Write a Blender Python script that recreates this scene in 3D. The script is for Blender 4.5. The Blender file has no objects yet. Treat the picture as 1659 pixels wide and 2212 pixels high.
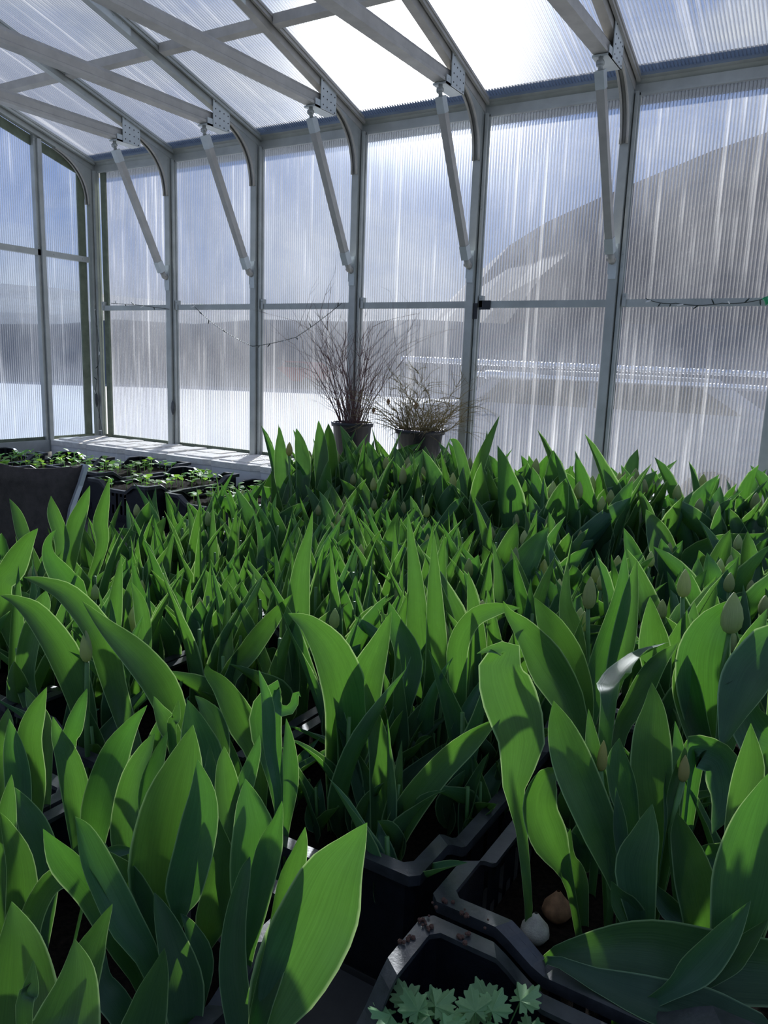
import bpy, bmesh, math, random
from mathutils import Vector, Matrix, noise

# ---------------------------------------------------------------- camera
S = bpy.context.scene
COL = S.collection
W_, H_, FPX = 1659.0, 2212.0, 1675.18
CAM = Vector((4.1704, -3.3702, 1.5)); YAW, PIT, ROL = 0.547, 0.188, 0.0362
F_ = Vector((-math.sin(YAW)*math.cos(PIT), math.cos(YAW)*math.cos(PIT), -math.sin(PIT)))
R0 = Vector((math.cos(YAW), math.sin(YAW), 0)); U0 = R0.cross(F_)
R_ = R0*math.cos(ROL) + U0*math.sin(ROL); U_ = -R0*math.sin(ROL) + U0*math.cos(ROL)
cam = bpy.data.cameras.new('camera'); camo = bpy.data.objects.new('camera', cam); COL.objects.link(camo)
cam.sensor_fit = 'HORIZONTAL'; cam.sensor_width = 36.0; cam.lens = FPX/W_*36.0; cam.clip_start = 0.02; cam.clip_end = 3000
M = Matrix((R_, U_, -F_)).transposed().to_4x4(); M.translation = CAM; camo.matrix_world = M
S.camera = camo

def at(u, v, d):      # the place seen at a spot of the photograph, d metres deep
    return CAM + (F_ + R_*((u-W_/2)/FPX) + U_*((H_/2-v)/FPX))*d
def atz(u, v, z):
    r = F_ + R_*((u-W_/2)/FPX) + U_*((H_/2-v)/FPX); return CAM + r*((z-CAM.z)/r.z)
def view(p):
    d = Vector(p)-CAM; z = d.dot(F_); return W_/2+FPX*d.dot(R_)/z, H_/2-FPX*d.dot(U_)/z, z

S.view_settings.view_transform = 'Standard'; S.view_settings.look = 'None'
S.view_settings.gamma = 1.0; S.view_settings.use_curve_mapping = False
S.view_settings.exposure = 0.44
S.cycles.use_denoising = True
S.cycles.max_bounces = 10; S.cycles.transparent_max_bounces = 16; S.cycles.diffuse_bounces = 3
S.cycles.transmission_bounces = 6; S.cycles.glossy_bounces = 3
S.cycles.sample_clamp_indirect = 6.0; S.cycles.caustics_reflective = False; S.cycles.caustics_refractive = True

# ---------------------------------------------------------------- node helper
class NT:
    def __init__(s, tree): s.t = tree; s.n = tree.nodes; s.l = tree.links
    def new(s, typ, **kw):
        n = s.n.new(typ)
        for k, v in kw.items():
            if k.startswith('i_'):
                key = k[2:]; key = int(key) if key.isdigit() else key.replace('_', ' ')
                if hasattr(v, 'links') or isinstance(v, bpy.types.NodeSocket): s.l.new(v, n.inputs[key])
                else: n.inputs[key].default_value = v
            else: setattr(n, k, v)
        return n
    def math(s, op, a, b=0.0, c=0.0, clamp=False):
        n = s.n.new('ShaderNodeMath'); n.operation = op; n.use_clamp = clamp
        for i, v in enumerate((a, b, c)):
            if isinstance(v, bpy.types.NodeSocket): s.l.new(v, n.inputs[i])
            else: n.inputs[i].default_value = v
        return n.outputs[0]
    def mix(s, f, a, b):
        n = s.n.new('ShaderNodeMix'); n.data_type = 'RGBA'
        for k, v in ((0, f), (6, a), (7, b)):
            if isinstance(v, bpy.types.NodeSocket): s.l.new(v, n.inputs[k])
            else: n.inputs[k].default_value = v if k == 0 else (*v, 1)
        return n.outputs[2]
    def ramp(s, f, stops, interp='LINEAR'):
        n = s.n.new('ShaderNodeValToRGB'); cr = n.color_ramp; cr.interpolation = interp
        while len(cr.elements) < len(stops): cr.elements.new(0.5)
        for e, (p, c) in zip(cr.elements, stops):
            e.position = p; e.color = (*c, 1) if not isinstance(c, (int, float)) else (c, c, c, 1)
        s.l.new(f, n.inputs[0]); return n.outputs[0]
    def noise(s, vec, scale, detail=2, rough=.5, dist=0.0):
        n = s.new('ShaderNodeTexNoise', i_Scale=scale, i_Detail=detail, i_Roughness=rough, i_Distortion=dist)
        if vec is not None: s.l.new(vec, n.inputs['Vector'])
        return n.outputs['Fac']

# ---------------------------------------------------------------- sky
SUN_D = Vector((-0.470, 0.800, 0.372)).normalized()
w = bpy.data.worlds.new('sky'); S.world = w; w.use_nodes = True
t = NT(w.node_tree); t.n.clear()
tc = t.new('ShaderNodeTexCoord'); vec = tc.outputs['Generated']
sx = t.new('ShaderNodeSeparateXYZ', i_0=vec)
base = t.ramp(sx.outputs['Z'], [(0.0, (.62, .66, .74)), (.12, (.34, .47, .76)), (.35, (.17, .32, .70)), (1.0, (.12, .22, .46))])
mp = t.new('ShaderNodeMapping', i_0=vec); mp.inputs['Scale'].default_value = (1, 1, 2.4)
cl = t.noise(mp.outputs[0], 3.2, 6, .6, .4)
clf = t.ramp(cl, [(.46, 0.0), (.66, 1.0)])
skyc = t.mix(clf, base, (.86, .89, .94))
dp = t.new('ShaderNodeVectorMath', operation='DOT_PRODUCT', i_0=vec); dp.inputs[1].default_value = SUN_D
dpc = t.math('MAXIMUM', dp.outputs['Value'], 0.0)
g1 = t.math('MULTIPLY', t.math('POWER', dpc, 260.0), 14.0)
g2 = t.math('MULTIPLY', t.math('POWER', dpc, 26.0), .40)
g = t.math('ADD', g1, g2)
glow = t.new('ShaderNodeVectorMath', operation='SCALE'); glow.inputs[0].default_value = (1.0, .97, .92); t.l.new(g, glow.inputs['Scale'])
add = t.new('ShaderNodeVectorMath', operation='ADD', i_0=skyc, i_1=glow.outputs[0])
bg = t.new('ShaderNodeBackground', i_0=add.outputs[0], i_1=0.56)
out = t.new('ShaderNodeOutputWorld', i_0=bg.outputs[0])
sl = bpy.data.lights.new('sun', 'SUN'); sl.energy = 11.0; sl.angle = math.radians(1.2); sl.color = (1.0, .96, .88)
so = bpy.data.objects.new('sun', sl); COL.objects.link(so)
so.rotation_euler = (-SUN_D).to_track_quat('-Z', 'Y').to_euler(); so.location = (0, 6, 8)

# ---------------------------------------------------------------- materials
MATS = {}
def mat(name):
    m = bpy.data.materials.new(name); m.use_nodes = True; m.node_tree.nodes.clear()
    MATS[name] = m; t = NT(m.node_tree); o = t.new('ShaderNodeOutputMaterial'); return m, t, o
def simple(name, c, rough=.5, metal=0.0, var=.12, scale=12.0, spec=.5, bump=0.0):
    m, t, o = mat(name)
    geo = t.new('ShaderNodeNewGeometry')
    n = t.noise(geo.outputs['Position'], scale, 4, .6)
    c0 = tuple(max(0, x*(1-var)) for x in c); c1 = tuple(min(1, x*(1+var)) for x in c)
    colr = t.ramp(n, [(.3, c0), (.7, c1)])
    p = t.new('ShaderNodeBsdfPrincipled', i_Base_Color=colr, i_Roughness=rough, i_Metallic=metal)
    p.inputs['Specular IOR Level'].default_value = spec
    if bump:
        b = t.new('ShaderNodeBump', i_Strength=bump, i_Distance=.003, i_Height=t.noise(geo.outputs['Position'], scale*8, 4)); t.l.new(b.outputs[0], p.inputs['Normal'])
    t.l.new(p.outputs[0], o.inputs[0]); return m
alu = simple('weathered_aluminium', (.46, .48, .455), .42, .35, .14, 9)
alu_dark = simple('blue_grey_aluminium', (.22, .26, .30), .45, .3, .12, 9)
alu_pale = simple('pale_zinc', (.62, .66, .65), .45, .35, .08, 20)
alu_warm = simple('warm_grey_steel', (.50, .48, .44), .5, .3, .12, 14)
hole = simple('dark_hole', (.03, .03, .03), .8)
seal = simple('algae_green_seal', (.17, .20, .14), .8, 0, .25, 20)
blackp = simple('black_plastic', (.012, .014, .020), .30, 0, .3, 60, .5, .25)
blackrim = simple('worn_black_plastic_rim', (.045, .048, .052), .34, 0, .45, 30, .6, .08)
potp = simple('black_nursery_pot', (.018, .018, .022), .4)
soil = simple('dark_potting_soil', (.020, .014, .010), .95, 0, .6, 160, .1, 1.0)
foam = simple('white_foam', (.93, .92, .90), .75, 0, .05, 20)
foamtop = simple('soiled_foam_lid', (.92, .87, .80), .8, 0, .12, 30, .3, .5)
fabric = simple('dark_sling_fabric', (.060, .050, .046), .7, 0, .3, 40, .4, .3)
tubew = simple('pale_frame_tube', (.62, .65, .66), .35, .2)
snow = simple('old_snow', (.27, .28, .31), .9, 0, .05, .6)
road = simple('wet_road', (.42, .39, .35), .7, 0, .15, .3)
hillm = simple('winter_mountainside', (.15, .135, .135), .95, 0, .35, .035)
hillf = simple('distant_forest_ridge', (.11, .13, .16), .95, 0, .35, .08)
barkm = simple('red_brown_twig', (.14, .075, .07), .8, 0, .3, 90)
barky = simple('olive_lichen_twig', (.24, .19, .09), .85, 0, .35, 60)
dryleaf = simple('dry_brown_leaf', (.26, .13, .07), .8)
wood = simple('grey_bench_board', (.10, .095, .09), .8, 0, .2, 15)
concrete = simple('concrete_floor', (.30, .30, .29), .85, 0, .15, 4)
bulbm = simple('bulb_skin', (.85, .76, .60), .55, 0, .25, 60, .4, .3)
bulbb = simple('papery_brown_bulb_tunic', (.42, .22, .11), .7, 0, .4, 60)
wirem = simple('dark_green_wire', (.02, .03, .025), .5)
beadm = simple('clear_tiny_bulb', (.8, .8, .78), .15)
carm = simple('silver_car_paint', (.33, .35, .40), .35, .4)
carred = simple('red_car_paint', (.62, .05, .06), .4)
glassd = simple('dark_car_glass', (.04, .05, .06), .15)
chrome = simple('glint_dome_chrome', (.95, .95, .95), .33, 1.0, .02)  # for the domes added to the car as sun glints
tyre = simple('tyre_rubber', (.02, .02, .02), .8)
bluep = simple('blue_plastic', (.03, .16, .50), .4)
greenclip = simple('green_clip_plastic', (.03, .40, .16), .5)

def leafmat(name, dark, light, trans, edge, rough=.38, tf=.42):
    m, t, o = mat(name)
    uv = t.new('ShaderNodeTexCoord').outputs['UV']
    sp = t.new('ShaderNodeSeparateXYZ', i_0=uv)
    mp = t.new('ShaderNodeMapping', i_0=uv); mp.inputs['Scale'].default_value = (26, 1.2, 1)
    oi = t.new('ShaderNodeObjectInfo')
    off = t.new('ShaderNodeVectorMath', operation='SCALE', i_0=(7, 3, 5)); t.l.new(oi.outputs['Random'], off.inputs['Scale'])
    mv = t.new('ShaderNodeVectorMath', operation='ADD', i_0=mp.outputs[0], i_1=off.outputs[0])
    vein = t.noise(mv.outputs[0], 2.0, 3, .6)
    geo = t.new('ShaderNodeNewGeometry')
    blot = t.noise(geo.outputs['Position'], 18, 3)
    c = t.mix(t.ramp(blot, [(.3, 0.), (.7, 1.)]), dark, light)
    hs = t.new('ShaderNodeHueSaturation', i_Color=c)
    t.l.new(t.math('MULTIPLY_ADD', oi.outputs['Random'], .05, .475), hs.inputs['Hue'])
    t.l.new(t.math('MULTIPLY_ADD', t.math('FRACT', t.math('MULTIPLY', oi.outputs['Random'], 7.31)), .45, .78), hs.inputs['Value'])
    c = t.mix(t.ramp(vein, [(.35, 0.), (.65, .35)]), hs.outputs[0], tuple(x*.6 for x in dark))
    a = t.math('ABSOLUTE', t.math('SUBTRACT', sp.outputs['X'], .5))
    ef = t.ramp(a, [(.455, 0.), (.492, 1.)])
    c2 = t.mix(ef, c, edge)
    tr = t.mix(t.ramp(vein, [(.3, 0.), (.7, .5)]), trans, tuple(x*.55 for x in trans))
    tr2 = t.mix(ef, tr, (.62, .85, .30))
    p = t.new('ShaderNodeBsdfPrincipled', i_Base_Color=c2, i_Roughness=rough)
    p.inputs['Specular IOR Level'].default_value = .42
    b = t.new('ShaderNodeBump', i_Strength=.25, i_Distance=.0015, i_Height=vein); t.l.new(b.outputs[0], p.inputs['Normal'])
    tl = t.new('ShaderNodeBsdfTranslucent', i_Color=tr2)
    mx = t.new('ShaderNodeMixShader', i_0=tf, i_1=p.outputs[0], i_2=tl.outputs[0])
    t.l.new(mx.outputs[0], o.inputs[0]); return m
leaf_a = leafmat('tulip_leaf', (.044, .110, .056), (.074, .160, .082), (.15, .39, .035), (.28, .46, .24), .36, .32)
leaf_b = leafmat('glaucous_tulip_leaf', (.050, .132, .076), (.080, .188, .104), (.13, .38, .03), (.26, .44, .24), .40, .30)
budm = leafmat('green_bud', (.36, .46, .20), (.46, .54, .26), (.55, .65, .2), (.42, .36, .20), .5, .35)
budy = leafmat('yellowing_bud', (.42, .46, .14), (.52, .50, .18), (.55, .55, .12), (.5, .3, .12), .5, .3)
stemm = simple('tulip_stem', (.09, .22, .06), .45, 0, .2, 30)
seedm = leafmat('seedling_leaf', (.16, .42, .07), (.26, .55, .12), (.45, .80, .10), (.30, .55, .20), .5, .4)
parsm = leafmat('lobed_seedling_leaf', (.24, .46, .20), (.34, .58, .27), (.34, .62, .16), (.32, .52, .28), .5, .35)

def panel(name, axis, vert, tint, h0, hs, streaks, ribp=.0135, blur=.35):
    """twin-wall polycarbonate: clear sheet with ribs, dust and milky flutes"""
    m, t, o = mat(name)
    geo = t.new('ShaderNodeNewGeometry'); P = geo.outputs['Position']
    s = t.new('ShaderNodeSeparateXYZ', i_0=P)
    a = s.outputs[axis]; v = s.outputs[vert]
    fr = t.math('FRACT', t.math('DIVIDE', a, ribp))
    rib = t.ramp(fr, [(0., 1.), (.10, 1.), (.22, 0.), (.80, 0.), (.92, .6), (1., 1.)])
    cell = t.math('FLOOR', t.math('DIVIDE', a, ribp))
    cv = t.new('ShaderNodeCombineXYZ', i_0=t.math('MULTIPLY', cell, 1.7)); t.l.new(t.math('MULTIPLY', v, .55), cv.inputs[1])
    st = t.noise(cv.outputs[0], 1.0, 3, .7)
    stf = t.ramp(st, [(streaks, 0.), (streaks+.10, 1.)])
    cv2 = t.new('ShaderNodeCombineXYZ', i_0=t.math('MULTIPLY', a, 3.0)); t.l.new(t.math('MULTIPLY', v, 1.4), cv2.inputs[1])
    big = t.noise(cv2.outputs[0], 1.0, 3, .6)
    bigf = t.ramp(big, [(.35, 0.), (.68, 1.)])
    dust = t.ramp(t.noise(P, 160, 3, .7), [(.60, 0.), (.74, .6)])
    h = t.math('MULTIPLY_ADD', rib, .07, h0)
    h = t.math('MULTIPLY_ADD', bigf, hs, h)
    h = t.math('MULTIPLY_ADD', t.math('MULTIPLY', stf, t.math('MULTIPLY_ADD', bigf, .8, .2)), .13, h)
    h = t.math('MULTIPLY_ADD', dust, .12, h, clamp=True)
    tcol = t.mix(rib, tint, tuple(x*.62 for x in tint))
    tr = t.new('ShaderNodeBsdfTransparent', i_0=tcol)
    tl = t.new('ShaderNodeBsdfTranslucent', i_0=(.90, .90, .91, 1))
    df = t.new('ShaderNodeBsdfDiffuse', i_0=(.74, .75, .77, 1))
    hz = t.new('ShaderNodeMixShader', i_0=.25, i_1=tl.outputs[0], i_2=df.outputs[0])
    rf = t.new('ShaderNodeBsdfRefraction', i_Color=tcol, i_Roughness=.46, i_IOR=1.13)
    see = t.new('ShaderNodeMixShader', i_0=t.math('LESS_THAN', fr, blur), i_1=tr.outputs[0], i_2=rf.outputs[0])
    mx = t.new('ShaderNodeMixShader', i_0=h, i_1=see.outputs[0], i_2=hz.outputs[0])
    t.l.new(mx.outputs[0], o.inputs[0]); return m
pan_wall = panel('fluted_wall_sheet', 0, 2, (.83, .865, .925), .022, .042, .55, blur=.42)
pan_end = panel('fluted_end_sheet', 1, 2, (.80, .87, .97), .022, .06, .57)
pan_roof = panel('fluted_roof_sheet', 0, 1, (.86, .885, .92), .024, .034, .53, blur=.3)

# ---------------------------------------------------------------- mesh helpers
def link(name, me, m, parent=None):
    o = bpy.data.objects.new(name, me); COL.objects.link(o)
    if m is not None and len(me.materials) == 0: me.materials.append(m)
    if parent is not None: o.parent = parent
    return o
def obj(name, bm, m, parent=None, smooth=False, mats=None):
    bmesh.ops.recalc_face_normals(bm, faces=bm.faces)
    me = bpy.data.meshes.new(name); bm.to_mesh(me); bm.free()
    for mm in (mats or [m]): me.materials.append(mm)
    if smooth:
        for f in me.polygons: f.use_smooth = True
    return link(name, me, None, parent)
def tag(o, label=None, cat=None, group=None, kind=None):
    if label: o['label'] = label
    if cat: o['category'] = cat
    if group: o['group'] = group
    if kind: o['kind'] = kind
    return o
def empty(name, loc=(0, 0, 0), label=None, cat=None, group=None, kind=None):
    o = bpy.data.objects.new(name, None); COL.objects.link(o); o.location = loc; o.empty_display_size = .05
    return tag(o, label, cat, group, kind)
def part(name, bm, m, root, smooth=False, mats=None):
    """mesh given in world coordinates, stored under root"""
    bmesh.ops.translate(bm, verts=bm.verts, vec=-Vector(root.location))
    return obj(name, bm, m, root, smooth, mats)
def box(bm, a, b, mi=0):
    x0, y0, z0 = a; x1, y1, z1 = b
    vs = [bm.verts.new(p) for p in ((x0,y0,z0),(x1,y0,z0),(x1,y1,z0),(x0,y1,z0),(x0,y0,z1),(x1,y0,z1),(x1,y1,z1),(x0,y1,z1))]
    for f in ((0,3,2,1),(4,5,6,7),(0,1,5,4),(1,2,6,5),(2,3,7,6),(3,0,4,7)):
        bm.faces.new([vs[i] for i in f]).material_index = mi
def prism(bm, poly, x0, x1, axis=0, mi=0):
    """polygon in the plane across `axis`, extruded along it"""
    def P(a, q): return (a, q[0], q[1]) if axis == 0 else (q[0], a, q[1]) if axis == 1 else (q[0], q[1], a)
    A = [bm.verts.new(P(x0, q)) for q in poly]; B = [bm.verts.new(P(x1, q)) for q in poly]
    n = len(poly)
    bm.faces.new(A).material_index = mi; bm.faces.new(B[::-1]).material_index = mi
    for i in range(n): bm.faces.new((A[i], A[(i+1) % n], B[(i+1) % n], B[i])).material_index = mi
def beam(bm, p, q, w, h, up=(0, 0, 1), mi=0):
    p, q = Vector(p), Vector(q); d = (q-p).normalized(); s = d.cross(Vector(up)).normalized(); u = s.cross(d)
    vs = [bm.verts.new(c+s*a*w/2+u*b*h/2) for c in (p, q) for a, b in ((-1,-1),(1,-1),(1,1),(-1,1))]
    for f in ((0,3,2,1),(4,5,6,7),(0,1,5,4),(1,2,6,5),(2,3,7,6),(3,0,4,7)):
        bm.faces.new([vs[i] for i in f]).material_index = mi
def tube(bm, pts, rads, n=6, cap=True, mi=0):
    pts = [Vector(p) for p in pts]; rings = []
    if isinstance(rads, (int, float)): rads = [rads]*len(pts)
    ref = None
    for i, p in enumerate(pts):
        d = (pts[min(i+1, len(pts)-1)]-pts[max(i-1, 0)]).normalized()
        if ref is None: ref = d.orthogonal().normalized()
        ref = (ref-d*ref.dot(d)).normalized(); b = d.cross(ref)
        rings.append([bm.verts.new(p+(ref*math.cos(a)+b*math.sin(a))*rads[i]) for a in [2*math.pi*k/n for k in range(n)]])
    for r0, r1 in zip(rings, rings[1:]):
        for k in range(n): bm.faces.new((r0[k], r0[(k+1) % n], r1[(k+1) % n], r1[k])).material_index = mi
    if cap:
        bm.faces.new(rings[0][::-1]); bm.faces.new(rings[-1])
def lathe(bm, c, prof, n=24, mi=0):
    rings = [[bm.verts.new((c[0]+r*math.cos(2*math.pi*k/n), c[1]+r*math.sin(2*math.pi*k/n), c[2]+z)) for k in range(n)] for r, z in prof]
    for r0, r1 in zip(rings, rings[1:]):
        for k in range(n): bm.faces.new((r0[k], r0[(k+1) % n], r1[(k+1) % n], r1[k])).material_index = mi
    return rings
def bolt(bm, c, axis, r=.004, h=.003, mi=0):
    c = Vector(c); d = Vector(axis).normalized(); tube(bm, [c-d*.001, c+d*h], [r, r*.8], 6, True, mi)

# ---------------------------------------------------------------- the setting
X1, YF = 6.2, -4.9
bm = bmesh.new(); box(bm, (-.25, YF-.1, -.12), (X1+.1, .08, 0)); tag(obj('floor', bm, concrete), kind='structure')
RS = .29                                                           # roof slope
def zr(y): return 2.655 - RS*y
YR = -2.45
def pane(name, bm_fn, m):
    bm = bmesh.new(); bm_fn(bm); o = obj(name, bm, m); tag(o, kind='structure'); return o
BAY, PW, PD = .65, .058, .045
wn = 0
for k in range(9):
    x0, x1 = k*BAY+.001, (k+1)*BAY-.002
    for z0, z1 in ((.985, 1.782), (1.782, 2.60)):
        wn += 1
        pane('window_%d' % wn, lambda bm: box(bm, (x0, .006, z0), (x1, .0085, z1)), pan_wall)
# end wall panes
ys = [0.0, -.385, -1.035, -1.685, -2.335, -2.985, -3.635, -4.285, -4.9]
for a, b in zip(ys, ys[1:]):
    wn += 1
    pane('window_%d' % wn, lambda bm: box(bm, (-.1075, b, .985), (-.105, a, 2.075)), pan_end)
    wn += 1
    def zz(y): return zr(y) if y > YR else zr(2*YR-y)
    pts = [(a, 2.075), (a, zz(a)), (b, zz(b)), (b, 2.075)]
    if b < YR < a: pts.insert(2, (YR, zr(YR)))
    pane('window_%d' % wn, lambda bm: prism(bm, pts, -.1075, -.105), pan_end)
# opposite long wall and far end wall (behind and right of the viewer)
pane('wall_front', lambda bm: box(bm, (-.1, YF-.01, .9), (X1, YF, 2.62)), pan_wall)
pane('wall_right', lambda bm: box(bm, (X1, YF, .9), (X1+.01, 0, 2.7)), pan_end)
bm = bmesh.new(); box(bm, (-.12, 0, 0), (X1, .05, .955)); tag(obj('wall_back', bm, simple('grey_knee_wall', (.36, .37, .37), .7)), kind='structure')
bm = bmesh.new(); box(bm, (-.16, YF, 0), (-.10, 0, .90)); tag(obj('wall_left', bm, MATS['grey_knee_wall']), kind='structure')
bm = bmesh.new(); box(bm, (-.1, YF-.05, 0), (X1, YF, .9)); tag(obj('wall_near', bm, MATS['grey_knee_wall']), kind='structure')
# roof sheets
bm = bmesh.new()
prism(bm, [(.03, zr(.03)+.002), (.03, zr(.03)+.005), (YR, zr(YR)+.005), (YR, zr(YR)+.002)], -.12, X1)
prism(bm, [(YR, zr(YR)+.002), (YR, zr(YR)+.005), (YF, zr(YR*2-YF)+.005), (YF, zr(YR*2-YF)+.002)], -.12, X1)
tag(obj('ceiling', bm, pan_roof), kind='structure')
# eave beam, three faces
bm = bmesh.new()
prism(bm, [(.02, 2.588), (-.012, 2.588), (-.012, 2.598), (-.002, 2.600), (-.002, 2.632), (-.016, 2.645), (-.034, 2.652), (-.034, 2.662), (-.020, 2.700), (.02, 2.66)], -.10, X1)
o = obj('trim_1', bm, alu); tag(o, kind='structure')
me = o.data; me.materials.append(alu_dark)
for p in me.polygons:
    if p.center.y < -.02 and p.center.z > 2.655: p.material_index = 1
bm = bmesh.new(); prism(bm, [(.022, 2.59), (.15, 2.60), (.15, 2.655), (.14, 2.655), (.14, 2.612), (.022, 2.602)], -.15, X1)
tag(obj('trim_30', bm, alu), kind='structure')
bm = bmesh.new()                                                    # sill with green seal
prism(bm, [(.03, .955), (-.004, .955), (-.004, .972), (.03, .972)], -.1, X1)
tag(obj('trim_2', bm, alu_pale), kind='structure')
bm = bmesh.new(); box(bm, (-.03, -.003, .972), (X1, .02, .990)); tag(obj('trim_3', bm, seal), kind='structure')
bm = bmesh.new(); box(bm, (-.104, -4.8, .972), (-.090, 0, .990)); tag(obj('trim_4', bm, seal), kind='structure')
# corner strips, olive weather seals beside the first pane and under the gable rafter
bm = bmesh.new()
box(bm, (-.005, -.004, .97), (.035, .01, 2.6)); box(bm, (-.104, -.105, .98), (-.092, -.055, 2.66))
prism(bm, [(0, zr(0)-.055), (0, zr(0)-.11), (YR, zr(YR)-.11), (YR, zr(YR)-.055)], -.104, -.094)
tag(obj('trim_5', bm, seal), kind='structure')
# lower girt of the end wall
bm = bmesh.new(); box(bm, (-.104, -4.8, .90), (-.065, -.39, .972)); tag(obj('trim_6', bm, alu), kind='structure')
# long-wall mid rail, one length per bay
tn = 7
for k in range(9):
    bm = bmesh.new(); box(bm, (k*BAY+.002, -.024, 1.770), ((k+1)*BAY-PW-.002, 0, 1.800)); box(bm, (k*BAY+.004, -.030, 1.772), (k*BAY+.02, -.002, 1.824))
    bolt(bm, (k*BAY+.012, -.031, 1.812), (0, -1, 0), .003, .003)
    tag(obj('trim_%d' % tn, bm, alu), kind='structure'); tn += 1
bm = bmesh.new(); box(bm, (-.104, -4.8, 2.058), (-.072, -.052, 2.092)); bolt(bm, (-.072, -.10, 2.075), (1, 0, 0)); bolt(bm, (-.072, -.30, 2.075), (1, 0, 0))
tag(obj('trim_%d' % tn, bm, alu), kind='structure'); tn += 1
# end wall mullions
for y in ys[1:-1]:
    bm = bmesh.new(); top = (zr(y) if y > YR else zr(2*YR-y))-.045
    box(bm, (-.104, y-.022, .90), (-.072, y+.022, top)); box(bm, (-.071, y-.004, .90), (-.058, y+.022, top-.02))
    for z in (2.10, 2.12, top-.02, top-.035): bolt(bm, (-.072, y-.013, z), (1, 0, 0))
    tag(obj('trim_%d' % tn, bm, alu), kind='structure'); tn += 1
# roof purlin per bay
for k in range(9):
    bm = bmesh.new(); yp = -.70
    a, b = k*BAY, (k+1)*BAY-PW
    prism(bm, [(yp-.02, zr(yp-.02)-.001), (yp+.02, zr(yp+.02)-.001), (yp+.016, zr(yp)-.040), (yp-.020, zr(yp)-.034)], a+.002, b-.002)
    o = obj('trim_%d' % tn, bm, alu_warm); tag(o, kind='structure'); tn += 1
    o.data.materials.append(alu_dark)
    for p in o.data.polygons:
        if p.normal.y > .5: p.material_index = 1

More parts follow.
